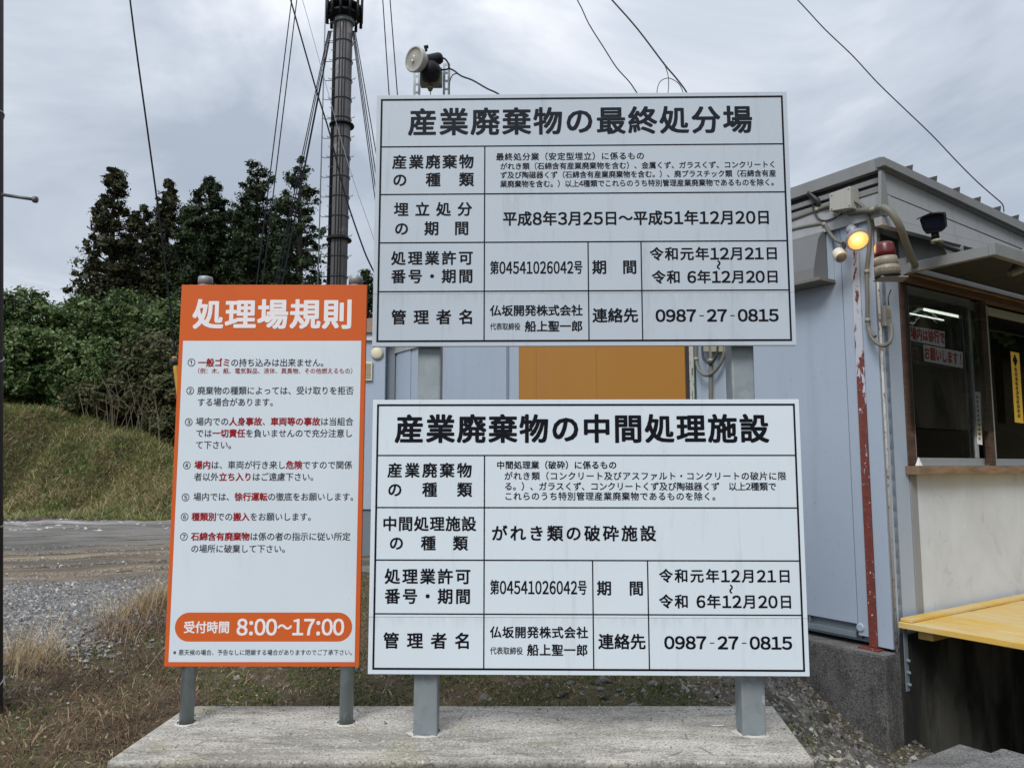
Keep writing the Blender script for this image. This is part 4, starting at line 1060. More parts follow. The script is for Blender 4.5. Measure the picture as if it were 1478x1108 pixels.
# recessed base rail with channel and stiffeners
wallpart('base_rail', MT['panel_dark'], 0.035, 0.06, -8, dseam + 0.0, zb + 0.02, zpb - 0.002)
wallpart('base_rail', MT['panel_dark'], 0.000, 0.034, -8, dseam - 0.02, zb + 0.03, zb + 0.065)
wallpart('base_rail', MT['panel_dark'], 0.005, 0.034, dseam - 0.36, dseam - 0.352, zb + 0.066, zpb - 0.003)
m = M(); c_ = B(0.0, dseam + 0.02, zb + 0.10); m.lathe([(0.02, -0.004), (0.026, 0.0), (0.026, 0.02)], c_ - s3 * 0.012, s3, 14); m.build('drain_plug', MT['panel'], office)
# orange door, pale door, further panels
wallpart('sliding_door', MT['door_orange'], -0.012, 0.05, dor0, dor1, 0.2, 2.95)
for uu in (775, 862): wallpart('door_rib', MT['door_orange'], -0.0145, -0.0122, dl(uu, 540) - 0.004, dl(uu, 540) + 0.004, 0.2, 2.95, 0.0)
wallpart('door_trim', MT['dark_metal'], -0.005, 0.05, dor1 + 0.003, dor1 + 0.035, 0.2, 2.95)
wallpart('door_trim', MT['green_trim'], -0.012, 0.05, dor1 + 0.095, dor1 + 0.105, 0.2, 2.95)
wallpart('door_trim', MT['rustpipe'], 0.0, 0.05, dor1 + 0.036, dor1 + 0.094, 0.2, 2.95)
wallpart('wall_panel', MT['panel'], 0.002, 0.05, dor1 + 0.106, dor1 + 0.159, zpb, zt)
wallpart('wall_panel', MT['panel'], 0.0, 0.06, dor0 - 0.2, dor0 - 0.003, zpb, zt)
dA, dB_ = dor0 - 0.25, dor0 - 1.75
wallpart('door', MT['panel'], -0.01, 0.04, dB_, dA, 0.2, 2.9)
wallpart('door_handle', MT['dark_metal'], -0.05, -0.011, dB_ + 0.14, dB_ + 0.165, 1.35, 1.47)
wallpart('door_handle', MT['dark_metal'], -0.05, -0.011, dB_ + 0.24, dB_ + 0.265, 1.35, 1.47)
for k in range(4):
    q = dB_ - 0.02 - 0.42 * k; wallpart('wall_panel', MT['panel'], 0.0 if k % 2 else -0.012, 0.05, q - 0.412, q, 0.2, 2.98)
wallpart('wall_panel', MT['panel'], 0.07, 0.12, -8.2, 0.0, zb, zt - 0.002)
# back volume so it has depth; roof deck
wallpart('back_wall', MT['panel'], 2.4, 2.46, -8.2, -2.21, zb, zt)
wallpart('end_wall', MT['panel'], 0.121, 2.399, -8.2, -8.14, zb, zt)
# roof: deck and fascias
pc = onp(1275, 228, B(0, 0.12, 0), d3); sR, dR, zR = sd_(pc)
m = M(); m.hexa([B(sR + .02, -8.3, zR - 0.06), B(5.6, -8.3, zR - 0.30), B(5.6, dR - .02, zR - 0.30), B(sR + .02, dR - .02, zR - 0.06),
                 B(sR + .02, -8.3, zR - 0.03), B(5.6, -8.3, zR - 0.27), B(5.6, dR - .02, zR - 0.27), B(sR + .02, dR - .02, zR - 0.03)])
m.build('roof', MT['fascia_grey'], office)
# left side fascia: stacked bands (plane s = sR)
def lband(v0, v1, ds, mat, name, uref=1270):
    z0 = ps(uref, v1, sR).z; z1 = ps(uref, v0, sR).z
    m = M(); bbox_(m, sR + ds, sR + 0.06 + ds, -8.3, dR - 0.003 + min(0, ds) * 0, z0, z1, 0.002); m.build(name, mat, office)
lband(229, 247, -0.03, MT['fascia_grey'], 'gutter')
lband(247.5, 255, 0.03, MT['dark_metal'], 'fascia_gap')
lband(255.5, 263, -0.005, MT['fascia_grey'], 'fascia_band')
lband(263.5, 267, 0.025, MT['dark_metal'], 'fascia_gap')
lband(267.5, 276, 0.0, MT['fascia_grey'], 'fascia_band')
lband(276.5, 312, 0.008, MT['fascia'], 'fascia_board')
# right side fascia panels: pixel outlines on the plane just outside the wall
def dpoly(name, pts, d, th, mat, bev=0.0, label=None):
    m = M(); m.slab([pd(u, v, d) for u, v in pts], -d3 * th, bev); return m.build(name, mat, office, label=label)
xe = 1560
def yl(v0, s, u0): return lambda u: v0 + s * (u - u0)
l1, l1b, l1c, l2, l3, l4 = yl(226, .470, 1275), yl(237, .474, 1275), yl(243, .474, 1275), yl(280, .405, 1280), yl(311, .262, 1267), yl(322, .262, 1267)
dpoly('gutter', [(1275, l1(1275)), (xe, l1(xe)), (xe, l1b(xe)), (1277, l1b(1277))], 0.17, 0.06, MT['fascia_grey'])
dpoly('gutter_lip', [(1277, l1b(1277) + .4), (xe, l1b(xe) + .4), (xe, l1c(xe)), (1277, l1c(1277))], 0.145, 0.04, MT['fascia_grey'])
dpoly('fascia_board', [(1275, l1c(1275) + .5), (xe, l1c(xe) + .5), (xe, l2(xe) - .5), (1281, l2(1281) - .5)], 0.12, 0.03, MT['fascia'])
dpoly('fascia_gap', [(1282, l2(1282) - .4), (xe, l2(xe) - .4), (xe, l2(xe) + 1.4), (1282, l2(1282) + 1.4)], 0.10, 0.02, MT['dark_metal'])
ux = (l2(0) + 1.5 - l3(0)) / (.262 - .405)
dpoly('fascia_board', [(1281, l2(1281) + 1.5), (ux - 1, l2(ux - 1) + 1.5), (1284, l3(1284) - .5)], 0.125, 0.03, MT['fascia'])
dpoly('fascia_band', [(1272, l3(1272)), (xe, l3(xe)), (xe, l4(xe)), (1274, l4(1274))], 0.135, 0.05, MT['fascia'])
# corner cap
m = M(); m.slab([pd(u, v, 0.14) for u, v in [(1272, 246), (1277, 246), (1283, 298), (1272, 298)]], -d3 * 0.02); m.build('corner_cap', MT['fascia_grey'], office)
# folded-plate roof ends poking past the gutter
for (u, v) in [(1311, 240), (1346, 256), (1379, 272), (1409, 286), (1438, 299.5), (1464, 312), (1490, 324), (1517, 337)]:
    a = pd(u - 7, v + 1.5, 0.12); b = pd(u + 6, v + 8, 0.12); tp = pd(u + 7, v - 2.5, 0.17)
    m = M(); m.hexa([a, b, b - d3 * .25, a - d3 * .25, a + z3 * .006, tp, tp - d3 * .25, a - d3 * .25 + z3 * .03])
    m.build('roof_rib', MT['fascia'], office)
# window wall (plane d=0): pale strip, wood frame, white dado
def sr(u, v): return sd_(pd(u, v))[0]
sA = sr(1278, 588) ; sW = sr(1307, 588)
zsill = pd(1310, 672).z; zhead = pd(1315, 412).z; zfl = pd(1300, 893).z
SE = 5.4
wallpart('wall_panel', MT['panel'], 0.062, sW, -0.06, 0.0, zb + 0.003, zt)
wallpart('wall_panel', MT['grey_strip'], sW + 0.002, sr(1326, 760), -0.05, 0.006, zfl, zsill - 0.03)
wallpart('wall_panel', MT['dado'], sr(1326, 760) + 0.002, SE, -0.05, 0.0, zfl, zsill - 0.03, label='white painted dado panel under the window, scuffed')
wallpart('wall_panel', MT['fascia_grey'], sW + 0.002, SE, -0.05, 0.0, zhead + 0.06, zt)
wallpart('floor_edge', MT['panel_dark'], 0.063, SE, -0.06, -0.002, -0.02, zfl - 0.003)
# small dark louvre near the corner under the eaves
pl_ = [(1272, 338), (1296, 346), (1298, 372), (1274, 366)]
dpoly('louvre', pl_, 0.008, 0.02, MT['dark_metal'])
# corner conduit that rusts
m = M(); a0 = B(0.006, 0.016, zb - 0.02); m.tube([a0, B(0.006, 0.016, zt - 0.3)], 0.0085, 10); m.build('corner_pipe', MT['rustpipe'], office)
# timber window frame
win = empty('window', B(sW, 0, zsill)); win.parent = office; win.location = B(sW, 0, zsill) - ORG[office.name]; ORG[win.name] = B(sW, 0, zsill)
def wpart(name, mat, s0, s1, d0, d1, z0, z1, bev=0.002, parent=win):
    m = M(); bbox_(m, s0, s1, d0, d1, z0, z1, bev); return m.build(name, mat, parent)
fw = sr(1317.5, 600) - sr(1306.5, 600)
sF0 = sr(1306.5, 600)
wpart('frame', MT['wood'], sF0, sF0 + fw, -0.02, 0.010, zsill, zhead)
sM0, sM1 = sr(1421, 600), sr(1429, 600)
wpart('frame', MT['wood'], sM0, sM1, -0.01, 0.02, zsill, zhead)
wpart('frame', MT['wood'], sF0, SE, -0.02, 0.05, zhead + 0.001, zhead + 0.075)
wpart('frame', MT['wood_sill'], sF0 - 0.04, SE, 0.051, 0.062, zhead + 0.045, zhead + 0.06)
wpart('sill', MT['wood_sill'], sF0 - 0.035, SE, -0.05, 0.085, zsill - 0.055, zsill - 0.001, 0.004)
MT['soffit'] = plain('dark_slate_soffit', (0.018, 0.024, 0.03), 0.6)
MT['alu_frame'] = plain('aluminium_frame', (0.42, 0.46, 0.47), 0.4, 0.4)
al = MT['alu_frame']
zf0 = pd(1330, 663).z; zf1 = pd(1330, 650).z
def sash(s0, s1, d0):
    a = 0.022
    wpart('sash', al, s0, s1, d0 - 0.02, d0, zsill + 0.004, zsill + 0.004 + a * 2.2, 0.001)
    wpart('sash', al, s0, s1, d0 - 0.02, d0, zhead - a * 2 - .02, zhead - 0.004, 0.001)
    wpart('sash', al, s0, s0 + a, d0 - 0.02, d0, zsill + 0.006 + a * 2.2, zhead - a * 2 - .022, 0.001)
    wpart('sash', al, s1 - a * 1.7, s1, d0 - 0.02, d0, zsill + 0.006 + a * 2.2, zhead - a * 2 - .022, 0.001)
    m = M(); m.poly([B(s0 + a, d0 - .01, zsill + .05), B(s1 - a, d0 - .01, zsill + .05), B(s1 - a, d0 - .01, zhead - .06), B(s0 + a, d0 - .01, zhead - .06)]); m.build('pane', MT['glass'], win, fixn=False)
sash(sF0 + fw + 0.002, sr(1410, 600), 0.000)
sash(sr(1402, 600), sM0 + 0.20, -0.025)
sash(sM0 + 0.1, SE - 1.8, -0.026 - 0.022)
wpart('track', al, sF0 + fw + 0.002, SE, -0.05, 0.012, zsill, zsill + 0.0035, 0.0)
# interior: dark room with two lit tubes
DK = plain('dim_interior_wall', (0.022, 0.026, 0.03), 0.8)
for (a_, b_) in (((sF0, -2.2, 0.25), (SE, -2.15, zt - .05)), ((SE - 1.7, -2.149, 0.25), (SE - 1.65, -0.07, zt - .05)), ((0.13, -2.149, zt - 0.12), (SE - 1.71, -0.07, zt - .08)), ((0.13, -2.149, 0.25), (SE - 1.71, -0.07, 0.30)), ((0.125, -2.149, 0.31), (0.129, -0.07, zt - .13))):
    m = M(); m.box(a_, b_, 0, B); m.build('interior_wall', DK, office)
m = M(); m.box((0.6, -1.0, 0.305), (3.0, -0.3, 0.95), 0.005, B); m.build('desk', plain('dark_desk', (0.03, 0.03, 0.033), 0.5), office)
tubem = emis('lit_tube', (1.0, 0.97, 0.86), 1.1)
for (u0, v0, u1, v1, dd, rr_) in ((1334, 446.5, 1387, 460, -1.05, 0.013), (1314, 452.5, 1387, 469, -1.45, 0.007)):
    a = pd(u0, v0, dd); b = pd(u1, v1, dd); lt = M(); lt.tube([a, Vector((b.x, b.y, a.z))], rr_, 10)
    lt.build('fluorescent_tube', tubem, origin=a, label=('nearer bright fluorescent tube lit inside the office window' if rr_ > .01 else 'thin dimmer fluorescent tube lit deeper inside the office'), cat='ceiling light', group='fluorescent tubes inside the office')
# posters inside the glass
def card(name, pts, d, mat, label, cat, lines=(), inks=(), group=None):
    pp = [pd(u, v, d) for u, v in pts]
    m = M(); m.slab(pp, -d3 * 0.001); ob_ = m.build(name, mat, origin=pp[3], label=label, cat=cat, group=group)
    ORG[ob_.name] = pp[3]
    return ob_
def cardtext(ob_, pts, d, string, mat, em_f=0.8, vertical=False, bold=0.02):
    pp = [pd(u, v, d) for u, v in pts]      # TL TR BR BL
    n = len(string); ln = Line()
    Wd = (pp[1] - pp[0]).length; Hh = (pp[3] - pp[0]).length
    pl2 = Plane(pp[3] - z3 * 0 , s3); tilt = (pp[1].z - pp[0].z) / Wd
    for k, c in enumerate(string):
        if vertical: cx, cy, em, xs_ = Wd / 2, Hh * (1 - (k + .7) / (n + .4)), min(Wd * em_f, Hh / (n + 1)), 1
        else: cx, cy, em, xs_ = Wd * (k + .5) / n, Hh / 2, Hh * em_f, min(1, Wd / n / (Hh * em_f) * 0.98)
        ln.glyph(c, cx, cy, em, xs_, bold, 0, c in '！', lift=0.0)
        ln.V = ln.V
    V0 = ln.V; ln.V = [(x, y + tilt * x, z + 0.001) for x, y, z in V0]
    pl2.put(ln, 'lettering', [mat], ob_)
def cardmarks(ob_, pts, d, n, mat, wf, emblem=False):
    """print too small to read in the photograph: a column of short strokes"""
    pp = [pd(u, v, d) for u, v in pts]; Wd = (pp[1] - pp[0]).length; Hh = (pp[3] - pp[0]).length; rq = np.random.default_rng(n); ln = Line()
    pl2 = Plane(pp[3], s3)
    if emblem:
        cy, h_ = Hh * 0.88, Wd * 0.28; b = len(ln.V)
        ln.V += [(Wd / 2, cy - h_ * 1.3, .001), (Wd / 2 + h_, cy, .001), (Wd / 2, cy + h_ * 1.3, .001), (Wd / 2 - h_, cy, .001)]; ln.F.append((b, b + 1, b + 2, b + 3)); ln.mi.append(0)
    for k in range(n):
        cy = Hh * (0.06 + (0.72 if emblem else 0.88) * (k + 0.5) / n); hw = Wd * wf / 2; st = Hh * 0.018
        for j in (-1, 0, 1): ln.rect(Wd / 2 - hw * rq.uniform(.5, 1), Wd / 2 + hw * rq.uniform(.5, 1), cy + j * st - st * .3, cy + j * st + st * .3, 0, 0.001)
        ln.rect(Wd / 2 - st * .3, Wd / 2 + st * .3, cy - st * 1.5, cy + st * 1.5, 0, 0.0012)
    pl2.put(ln, 'print', [mat], ob_)
RED = plain('poster_red', (0.42, 0.012, 0.02), 0.5, var=0.05)
PW = plain('poster_white', (0.72, 0.71, 0.72), 0.5, var=0.05)
dpz = 0.0035
q = [(1314, 470), (1363.5, 478.5), (1364, 501.5), (1314.5, 491)]
cd = card('poster', q, dpz, PW, 'upper white strip notice in the window, red Japanese letters, first line', 'poster', group='white strip notices in the office window'); cardtext(cd, q, dpz, '場内は徐行で', RED, 0.92, bold=0.03)
q = [(1332.5, 497), (1389.5, 508), (1390, 531.5), (1334, 521)]
cd = card('poster', q, dpz, PW, 'lower white strip notice in the window, red Japanese letters ending in an exclamation mark', 'poster', group='white strip notices in the office window'); cardtext(cd, q, dpz, 'お願いします！', RED, 0.85, bold=0.03)
YEL = plain('yellow_card', (0.62, 0.42, 0.06), 0.5, var=0.1)
q = [(1458.5, 507), (1471, 509.5), (1477.5, 611), (1465, 609)]
cd = card('sticker', q, 0.004, YEL, 'tall narrow yellow notice with black writing near the right window edge', 'sticker'); cardmarks(cd, q, 0.004, 11, MT['ink'], 0.42, True)
q = [(1407, 565), (1415, 566), (1418, 642), (1410.5, 640.5)]
cd = card('sticker', q, 0.0035, PW, 'narrow white vertical sticker on the aluminium window sash', 'sticker'); cardmarks(cd, q, 0.0035, 10, MT['ink_grey'], 0.5)
# clear vinyl sheet hung over the window
sv0, sv1 = sF0 + 0.02, sM1 + 0.01; zv0 = pd(1330, 618).z; zv1 = zhead - 0.02
nx = 24; Vv = []
for i in range(nx + 1):
    for j in range(9):
        s_ = sv0 + (sv1 - sv0) * i / nx; z_ = zv0 + (zv1 - zv0) * j / 8
        p_ = B(s_, 0.030 + 0.006 * math.sin(i * 0.7 + j * 0.5) * (1 - j / 9), z_); Vv.append(tuple(p_))
ff = [[i * 9 + j, (i + 1) * 9 + j, (i + 1) * 9 + j + 1, i * 9 + j + 1] for i in range(nx) for j in range(8)]
npmesh('vinyl_sheet', np.array(Vv), np.array(ff), MT['film_sheet'], org=tuple(B(sv0, .030, zv0)), smooth=True, label='clear wavy vinyl sheet hanging over the left half of the service window', cat='plastic sheet')
# small white pyramid on the sill
pp = pd(1311.5, 667, 0.05); zz = zsill + 0.001
h_ = 0.055; a_ = 0.022
c = B(sF0 + 0.012, 0.065, zz); m = M()
m.poly([c + s3 * -a_ + d3 * -.012, c + s3 * a_ + d3 * -.012, c + s3 * a_ + d3 * .012, c + s3 * -a_ + d3 * .012])
ap = c + z3 * h_
q = [c + s3 * -a_ + d3 * -.012, c + s3 * a_ + d3 * -.012, c + s3 * a_ + d3 * .012, c + s3 * -a_ + d3 * .012]
for k in range(4): m.poly([q[k], q[(k + 1) % 4], ap])
m.build('paper_marker', PW, origin=c, label='small white folded triangle standing on the timber window sill', cat='marker')

# canopy frame: arm out from the wall, front beam, soffit
aA = pd(1300, 397); sa, _, za = sd_(aA); dC = 0.55
ab = M(); ab.box((sa - 0.02, 0.0, za + 0.0), (sa + 0.02, dC, za + 0.065), 0.003, B); ab.build('canopy_arm', MT['fascia_grey'], office)
m = M(); m.box((sa - 0.02, dC + 0.001, za + 0.0), (SE, dC + 0.04, za + 0.075), 0.003, B); m.build('canopy_beam', MT['fascia_grey'], office)
for k, s_ in enumerate(np.arange(sa + 0.03, SE - 0.3, 0.305)):
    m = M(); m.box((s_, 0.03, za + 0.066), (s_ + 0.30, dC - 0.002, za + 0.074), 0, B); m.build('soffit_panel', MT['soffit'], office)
m = M(); m.box((sa - 0.10, -0.001 + 0.0015, za - 0.02), (sa + 0.02, 0.012, za + 0.10), 0.002, B); m.build('arm_plate', MT['panel'], office)

# foundation block
fd = M(); bbox_(fd, -0.13, 5.6, -8.5, 0.02, -1.3, zb - 0.02, 0.012)
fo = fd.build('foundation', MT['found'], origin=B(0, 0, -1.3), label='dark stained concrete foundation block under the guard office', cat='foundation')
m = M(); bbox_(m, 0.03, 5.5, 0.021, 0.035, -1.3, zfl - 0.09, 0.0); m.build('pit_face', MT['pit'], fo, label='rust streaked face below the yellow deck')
m = M(); m.poly([B(-.12, -8.4, zb - .0185), B(-.12, .012, zb - .0185), B(0.05, .012, zb - .0185), B(0.05, -8.4, zb - .0185)]); m.build('block_top', MT['found_top'], fo)

# yellow deck: planks running outwards
deck = empty('yellow_deck', B(0.4, 0.6, zfl - 0.1), 'yellow painted plank deck below the service window over a dark pit', 'deck')
zd = zfl; npk = 18; pw = 0.24; s0 = -0.005
for k in range(npk):
    m = M(); j = rng.uniform(-0.0015, 0.0015); bbox_(m, s0 + k * pw, s0 + (k + 1) * pw - 0.006, 0.04, 2.3, zd - 0.034 + j, zd + j, 0.003); m.build('plank', MT['yellow'], deck)
m = M(); bbox_(m, 0.02, SE - 1, 0.04, 0.11, zd + 0.003, zd + 0.022, 0.003); m.build('kick_board', MT['yellow'], deck)
m = M(); bbox_(m, 0.10, SE - 1, 0.10, 0.19, zd - 0.10, zd - 0.037, 0.003); m.build('joist', MT['yellow'], deck)
m = M(); bbox_(m, 0.30, SE - 1, 1.3, 1.39, zd - 0.12, zd - 0.037, 0.003); m.build('joist', MT['yellow'], deck)
m = M(); a = B(0.62, 0.52, 0); m.box((0.60, 0.50, -0.02), (0.615, 0.56, zd - 0.037), 0.001, B); m.box((0.57, 0.50, -0.03), (0.65, 0.56, -0.021), 0.001, B); m.build('leg_bracket', MT['galv'], deck)
# bolted steel angle on the corner of the foundation
m = M(); m.box((0.045, 0.0365, -0.13), (0.085, 0.042, zd - 0.05), 0.001, B)
for zz in (-0.02, 0.05, -0.09): m.lathe([(0.011, 0), (0.011, 0.014), (0.006, 0.02)], B(0.065, 0.042, zz), d3, 6, smooth=False)
m.build('steel_angle', MT['panel_dark'], deck)
# two rough concrete blocks (steps) bottom right
for k, (u, v, z_, w_, lab) in enumerate([(1385, 1072, -0.16, 0.62, 'dark low concrete step block under the deck, left of the pair'), (1446, 1078, -0.03, 0.62, 'lighter concrete step block in the bottom right corner, right of the pair')]):
    far = atZ(u, v, z_); s_, d_, _ = sd_(far)
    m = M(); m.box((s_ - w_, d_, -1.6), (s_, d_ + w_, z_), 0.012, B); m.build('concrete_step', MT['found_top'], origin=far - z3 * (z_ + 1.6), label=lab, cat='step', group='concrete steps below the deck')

# ------------------------------------------------------------------ fittings on the office corner
# air-conditioner / exhaust hood on the left wall
h0 = sd_(ps(1202, 330)); zt_h = ps(1200, 333).z; zb_h = ps(1200, 405).z; d1h = sd_(ps(1195, 370))[1]
hood = empty('vent_hood', B(-0.05, d1h - 0.3, zb_h), 'grey sheet metal vent hood on the pale blue wall beside the upper board', 'vent')
prof = [(-0.001, zt_h), (-0.05, zt_h - 0.005), (-0.10, zt_h - 0.06), (-0.16, zb_h + 0.07), (-0.17, zb_h), (-0.001, zb_h)]
m = M(); m.slab([B(a, d1h - 0.45, z) for a, z in prof], d3 * 0.45); m.build('hood_shell', painted('dull_zinc_sheet', (0.14, 0.145, 0.15), dirt=(0.08, 0.08, 0.075), amt=0.8, rough=0.35, scale=2), hood)
m = M(); m.box((-0.18, d1h - 0.47, zb_h - 0.025), (-0.001, d1h + 0.05, zb_h - 0.002), 0.003, B); m.build('hood_flange', MT['conduit'], hood)
m = M(); m.box((-0.012, d1h + 0.002, zb_h), (-0.001, d1h + 0.045, zt_h), 0.001, B); m.build('hood_frame', MT['panel'], hood)
# junction box
jb0 = sd_(ps(1198, 305, -0.10)); 
jb = empty('junction_box', ps(1212, 288, -0.05), 'square ivory junction box under the office eaves with grey conduits entering', 'junction box')
pts = [ps(1198, 280, -0.13), ps(1227, 269, -0.13), ps(1228, 300, -0.13), ps(1198, 305, -0.13)]
m = M(); m.slab(pts, s3 * 0.10, 0.004); m.build('box', MT['ivory'], jb)
m = M(); m.slab([p_ - s3 * 0.006 for p_ in pts], s3 * 0.005, 0.0015); m.build('lid', MT['ivory'], jb)
for (u, v) in ((1200.5, 282.5), (1224.5, 273), (1225.5, 297), (1200.5, 302)):
    m = M(); m.lathe([(0.004, 0), (0.003, 0.003)], ps(u, v, -0.137), -s3, 8); m.build('screw', MT['dark_metal'], jb)
m = M(); c = ps(1206, 305, -0.09); m.tube([c, c - z3 * 0.03], 0.016, 12); m.build('gland', MT['ivory'], jb)

def conduit(pts, r, name='conduit', mat='conduit', label=None, cat='conduit', group='grey conduits on the office wall', s=-0.04, clips=(), sm_=6):
    P = [ps(u, v, (q[0] if q else s)) for (u, v, *q) in pts]
    m = M(); m.tube(P, r, 10, smooth=sm_); o_ = m.build(name, MT[mat], origin=P[-1], label=label, cat=cat, group=group)
    for (i, w_) in clips:
        a = P[i]; m = M(); m.tube([a + z3 * 0.012, a - z3 * 0.012], r * 1.35, 12); m.build('coupling', MT['beige'], o_)
    return o_
conduit([(1229, 288, -.09), (1240, 294, -.07), (1250, 305, -.05), (1255, 325, -.03), (1255, 350, -.03), (1253, 372, -.03), (1251, 392, -.03), (1252, 430, -.03), (1252, 462, -.03), (1255, 476, -.035), (1263, 486, -.05)], 0.0125, label='grey conduit curving from the junction box down beside the peeling strip', clips=((0, 0), (6, 0), (8, 0)))
conduit([(1225, 307, -.05), (1240, 304, -.05), (1262, 303, -.07), (1272, 299, -.10), (1285, 306, -.10), (1298, 325, -.06), (1308, 352, 0.06), (1317, 374, 0.2), (1324, 388, 0.36)], 0.022, label='thick grey conduit arching round the office corner behind the red beacon', clips=((2, 0),))
conduit([(1100, 332, -.03), (1145, 316, -.03), (1180, 303, -.03), (1198, 296, -.05)], 0.016, label='straight grey conduit running left from the junction box', clips=((2, 0),))
conduit([(1100, 345, -.03), (1145, 331, -.03), (1178, 324, -.03), (1190, 324, -.03), (1197, 335, -.035), (1206, 346, -.05), (1217, 351, -.07)], 0.012, label='grey conduit dropping to the lit reflector lamp', clips=((3, 0),))
conduit([(1143, 271, -.06), (1160, 276, -.06), (1172, 290, -.06), (1174, 302, -.05), (1182, 316, -.04), (1195, 318, -.04), (1215, 309, -.04)], 0.005, label='thin slack black cable hooked below the eaves left of the junction box', cat='cable', group=None, mat='dark_metal')
# bracket with black insulator left of the box
m = M(); P_ = [ps(1166, 277, -.08), ps(1180, 290, -.05), ps(1184, 300, -.02)]; m.tube(P_, [0.008, 0.02, 0.02], 8, smooth=3); m.build('cable_clamp', MT['dark_metal'], origin=P_[1], label='dark cable anchor clamp on the fascia left of the junction box', cat='clamp')
# lower curl of conduit with small switch box on the corner
conduit([(1252, 462, -.03), (1254, 478, -.04), (1262, 492, -.06), (1274, 499, -.08), (1284, 494, -.08), (1287, 480, -.06), (1286, 468, -.05)], 0.0115, label='short curled conduit hooking up into the switch box', group=None)
m = M(); m.slab([pd(u, v, 0.04) for u, v in [(1277, 441), (1288, 443), (1288, 470), (1278, 470)]], -d3 * 0.03, 0.003)
sw = m.build('switch_box', MT['ivory'], origin=pd(1283, 470, .02), label='small ivory switch box on the pale corner beside the timber window frame', cat='switch box')
m = M(); m.slab([pd(u, v, 0.047) for u, v in [(1281, 446), (1286, 447), (1286, 458), (1281, 458)]], -d3 * 0.006, 0.001); m.build('cover', MT['beige'], sw)
m = M(); m.tube([pd(1286, 418, .03), pd(1282, 430, .03), pd(1283, 441, .03)], 0.004, 6, smooth=4); m.build('wire', MT['dark_metal'], sw)

# lit reflector lamp
def along(px0, px1): return (px1 - px0).normalized()
lc = ps(1238.5, 347, -0.20)
ldir = (O - lc).normalized() + Vector((0.32, 0.0, -0.55)); ldir.normalize()
lamp = empty('reflector_lamp', lc, 'lit warm reflector bulb lamp pointing outwards on the office corner', 'lamp')
hot = lc - Vector((0.012, 0, -0.022)) + ldir * 0.01
m = M(); m.lathe([(0.0, 0.012), (0.035, 0.010), (0.060, 0.003), (0.067, -0.003)], lc, ldir, 32, closed=False); m.build('lens', emis('warm_lit_lens', (1.0, 0.50, 0.17), 0.42, hot=tuple(hot), hr=0.045), lamp)
m = M(); m.lathe([(0.067, 0.003), (0.0725, 0.002), (0.074, -0.004), (0.068, -0.03), (0.045, -0.065), (0.030, -0.08), (0.028, -0.11), (0.033, -0.112), (0.033, -0.16), (0.0, -0.162)], lc, ldir, 32); m.build('housing', painted('grey_lamp_housing', (0.22, 0.23, 0.26), amt=0.4, rough=0.4), lamp)
m = M(); m.tube([lc - ldir * 0.11, ps(1222, 352, -0.10), ps(1218, 354, -0.03), ps(1217, 354, 0.0)], 0.012, 10, smooth=3); m.build('arm', MT['conduit'], lamp)
pl3 = bpy.data.lights.new('lamp_light', 'POINT'); pl3.energy = 0.35; pl3.color = (1.0, 0.6, 0.25); pl3.shadow_soft_size = 0.05
po = bpy.data.objects.new('lamp_light', pl3); COL.objects.link(po); po.parent = lamp; po.location = ldir * 0.09
# small sensor head under it
sc_ = ps(1214.5, 372, -0.18); sdv = Vector((0.02, -0.6, -0.62)).normalized()
sens = empty('sensor_head', sc_, 'small round ivory sensor head hanging below the lit lamp', 'sensor')
m = M(); m.lathe([(0.036, 0.0), (0.0385, -0.003), (0.040, -0.03), (0.038, -0.065), (0.028, -0.075), (0.0, -0.077)], sc_, sdv, 24); m.build('body', painted('ivory_sensor', (0.6, 0.56, 0.45), amt=0.3, rough=0.5, scale=3), sens)
m = M(); m.lathe([(0.0, 0.010), (0.02, 0.008), (0.032, 0.002), (0.0345, -0.004)], sc_, sdv, 24); m.build('lens', plain('grey_dome_lens', (0.16, 0.15, 0.15), 0.3), sens)
m = M(); m.tube([sc_ - sdv * 0.07, ps(1219, 356, -0.12), ps(1219, 352, -0.08)], 0.010, 8, smooth=3); m.build('arm', MT['dark_metal'], sens)
# red beacon
bc = pd(1281, 399, 0.20)
beacon = empty('beacon', bc, 'red domed warning beacon with beige base on the office corner', 'beacon')
tilt = Vector((-0.06, 0, 1)).normalized()
m = M(); m.lathe([(0.0, -0.006), (0.070, -0.006), (0.074, 0.0), (0.071, 0.004)], bc, tilt, 32); m.build('gasket', MT['black'], beacon)
bmat = painted('grimy_beige_base', (0.24, 0.205, 0.155), amt=0.5, rough=0.45, scale=4)
m = M(); m.lathe([(0.071, 0.004), (0.071, 0.055), (0.066, 0.06), (0.066, 0.068), (0.069, 0.07), (0.064, 0.115), (0.060, 0.118), (0.0, 0.118)], bc, tilt, 32); m.build('base', bmat, beacon)
for k in range(9):
    a = rad(-150 + k * 22) ; cdir = Vector((math.cos(a), math.sin(a), 0)); q = bc + cdir * 0.0712 + tilt * 0.02; t = tilt.cross(cdir).normalized()
    m = M(); m.hexa([q - t * .010, q + t * .010, q + t * .010 + cdir * .002, q - t * .010 + cdir * .002, q - t * .010 + tilt * .022, q + t * .010 + tilt * .022, q + t * .010 + cdir * .002 + tilt * .022, q - t * .010 + cdir * .002 + tilt * .022]); m.build('vent_slot', plain('brown_slot', (0.16, 0.13, 0.10), 0.6), beacon)
rm = Mat('red_dome', (0.11, 0.009, 0.010), 0.3); rm.p.inputs['Transmission Weight'].default_value = 0.15
m = M(); m.lathe([(0.060, 0.1185), (0.059, 0.15), (0.055, 0.19), (0.050, 0.203), (0.03, 0.212), (0.0, 0.214)], bc, tilt, 32); m.build('dome', rm.end(), beacon)
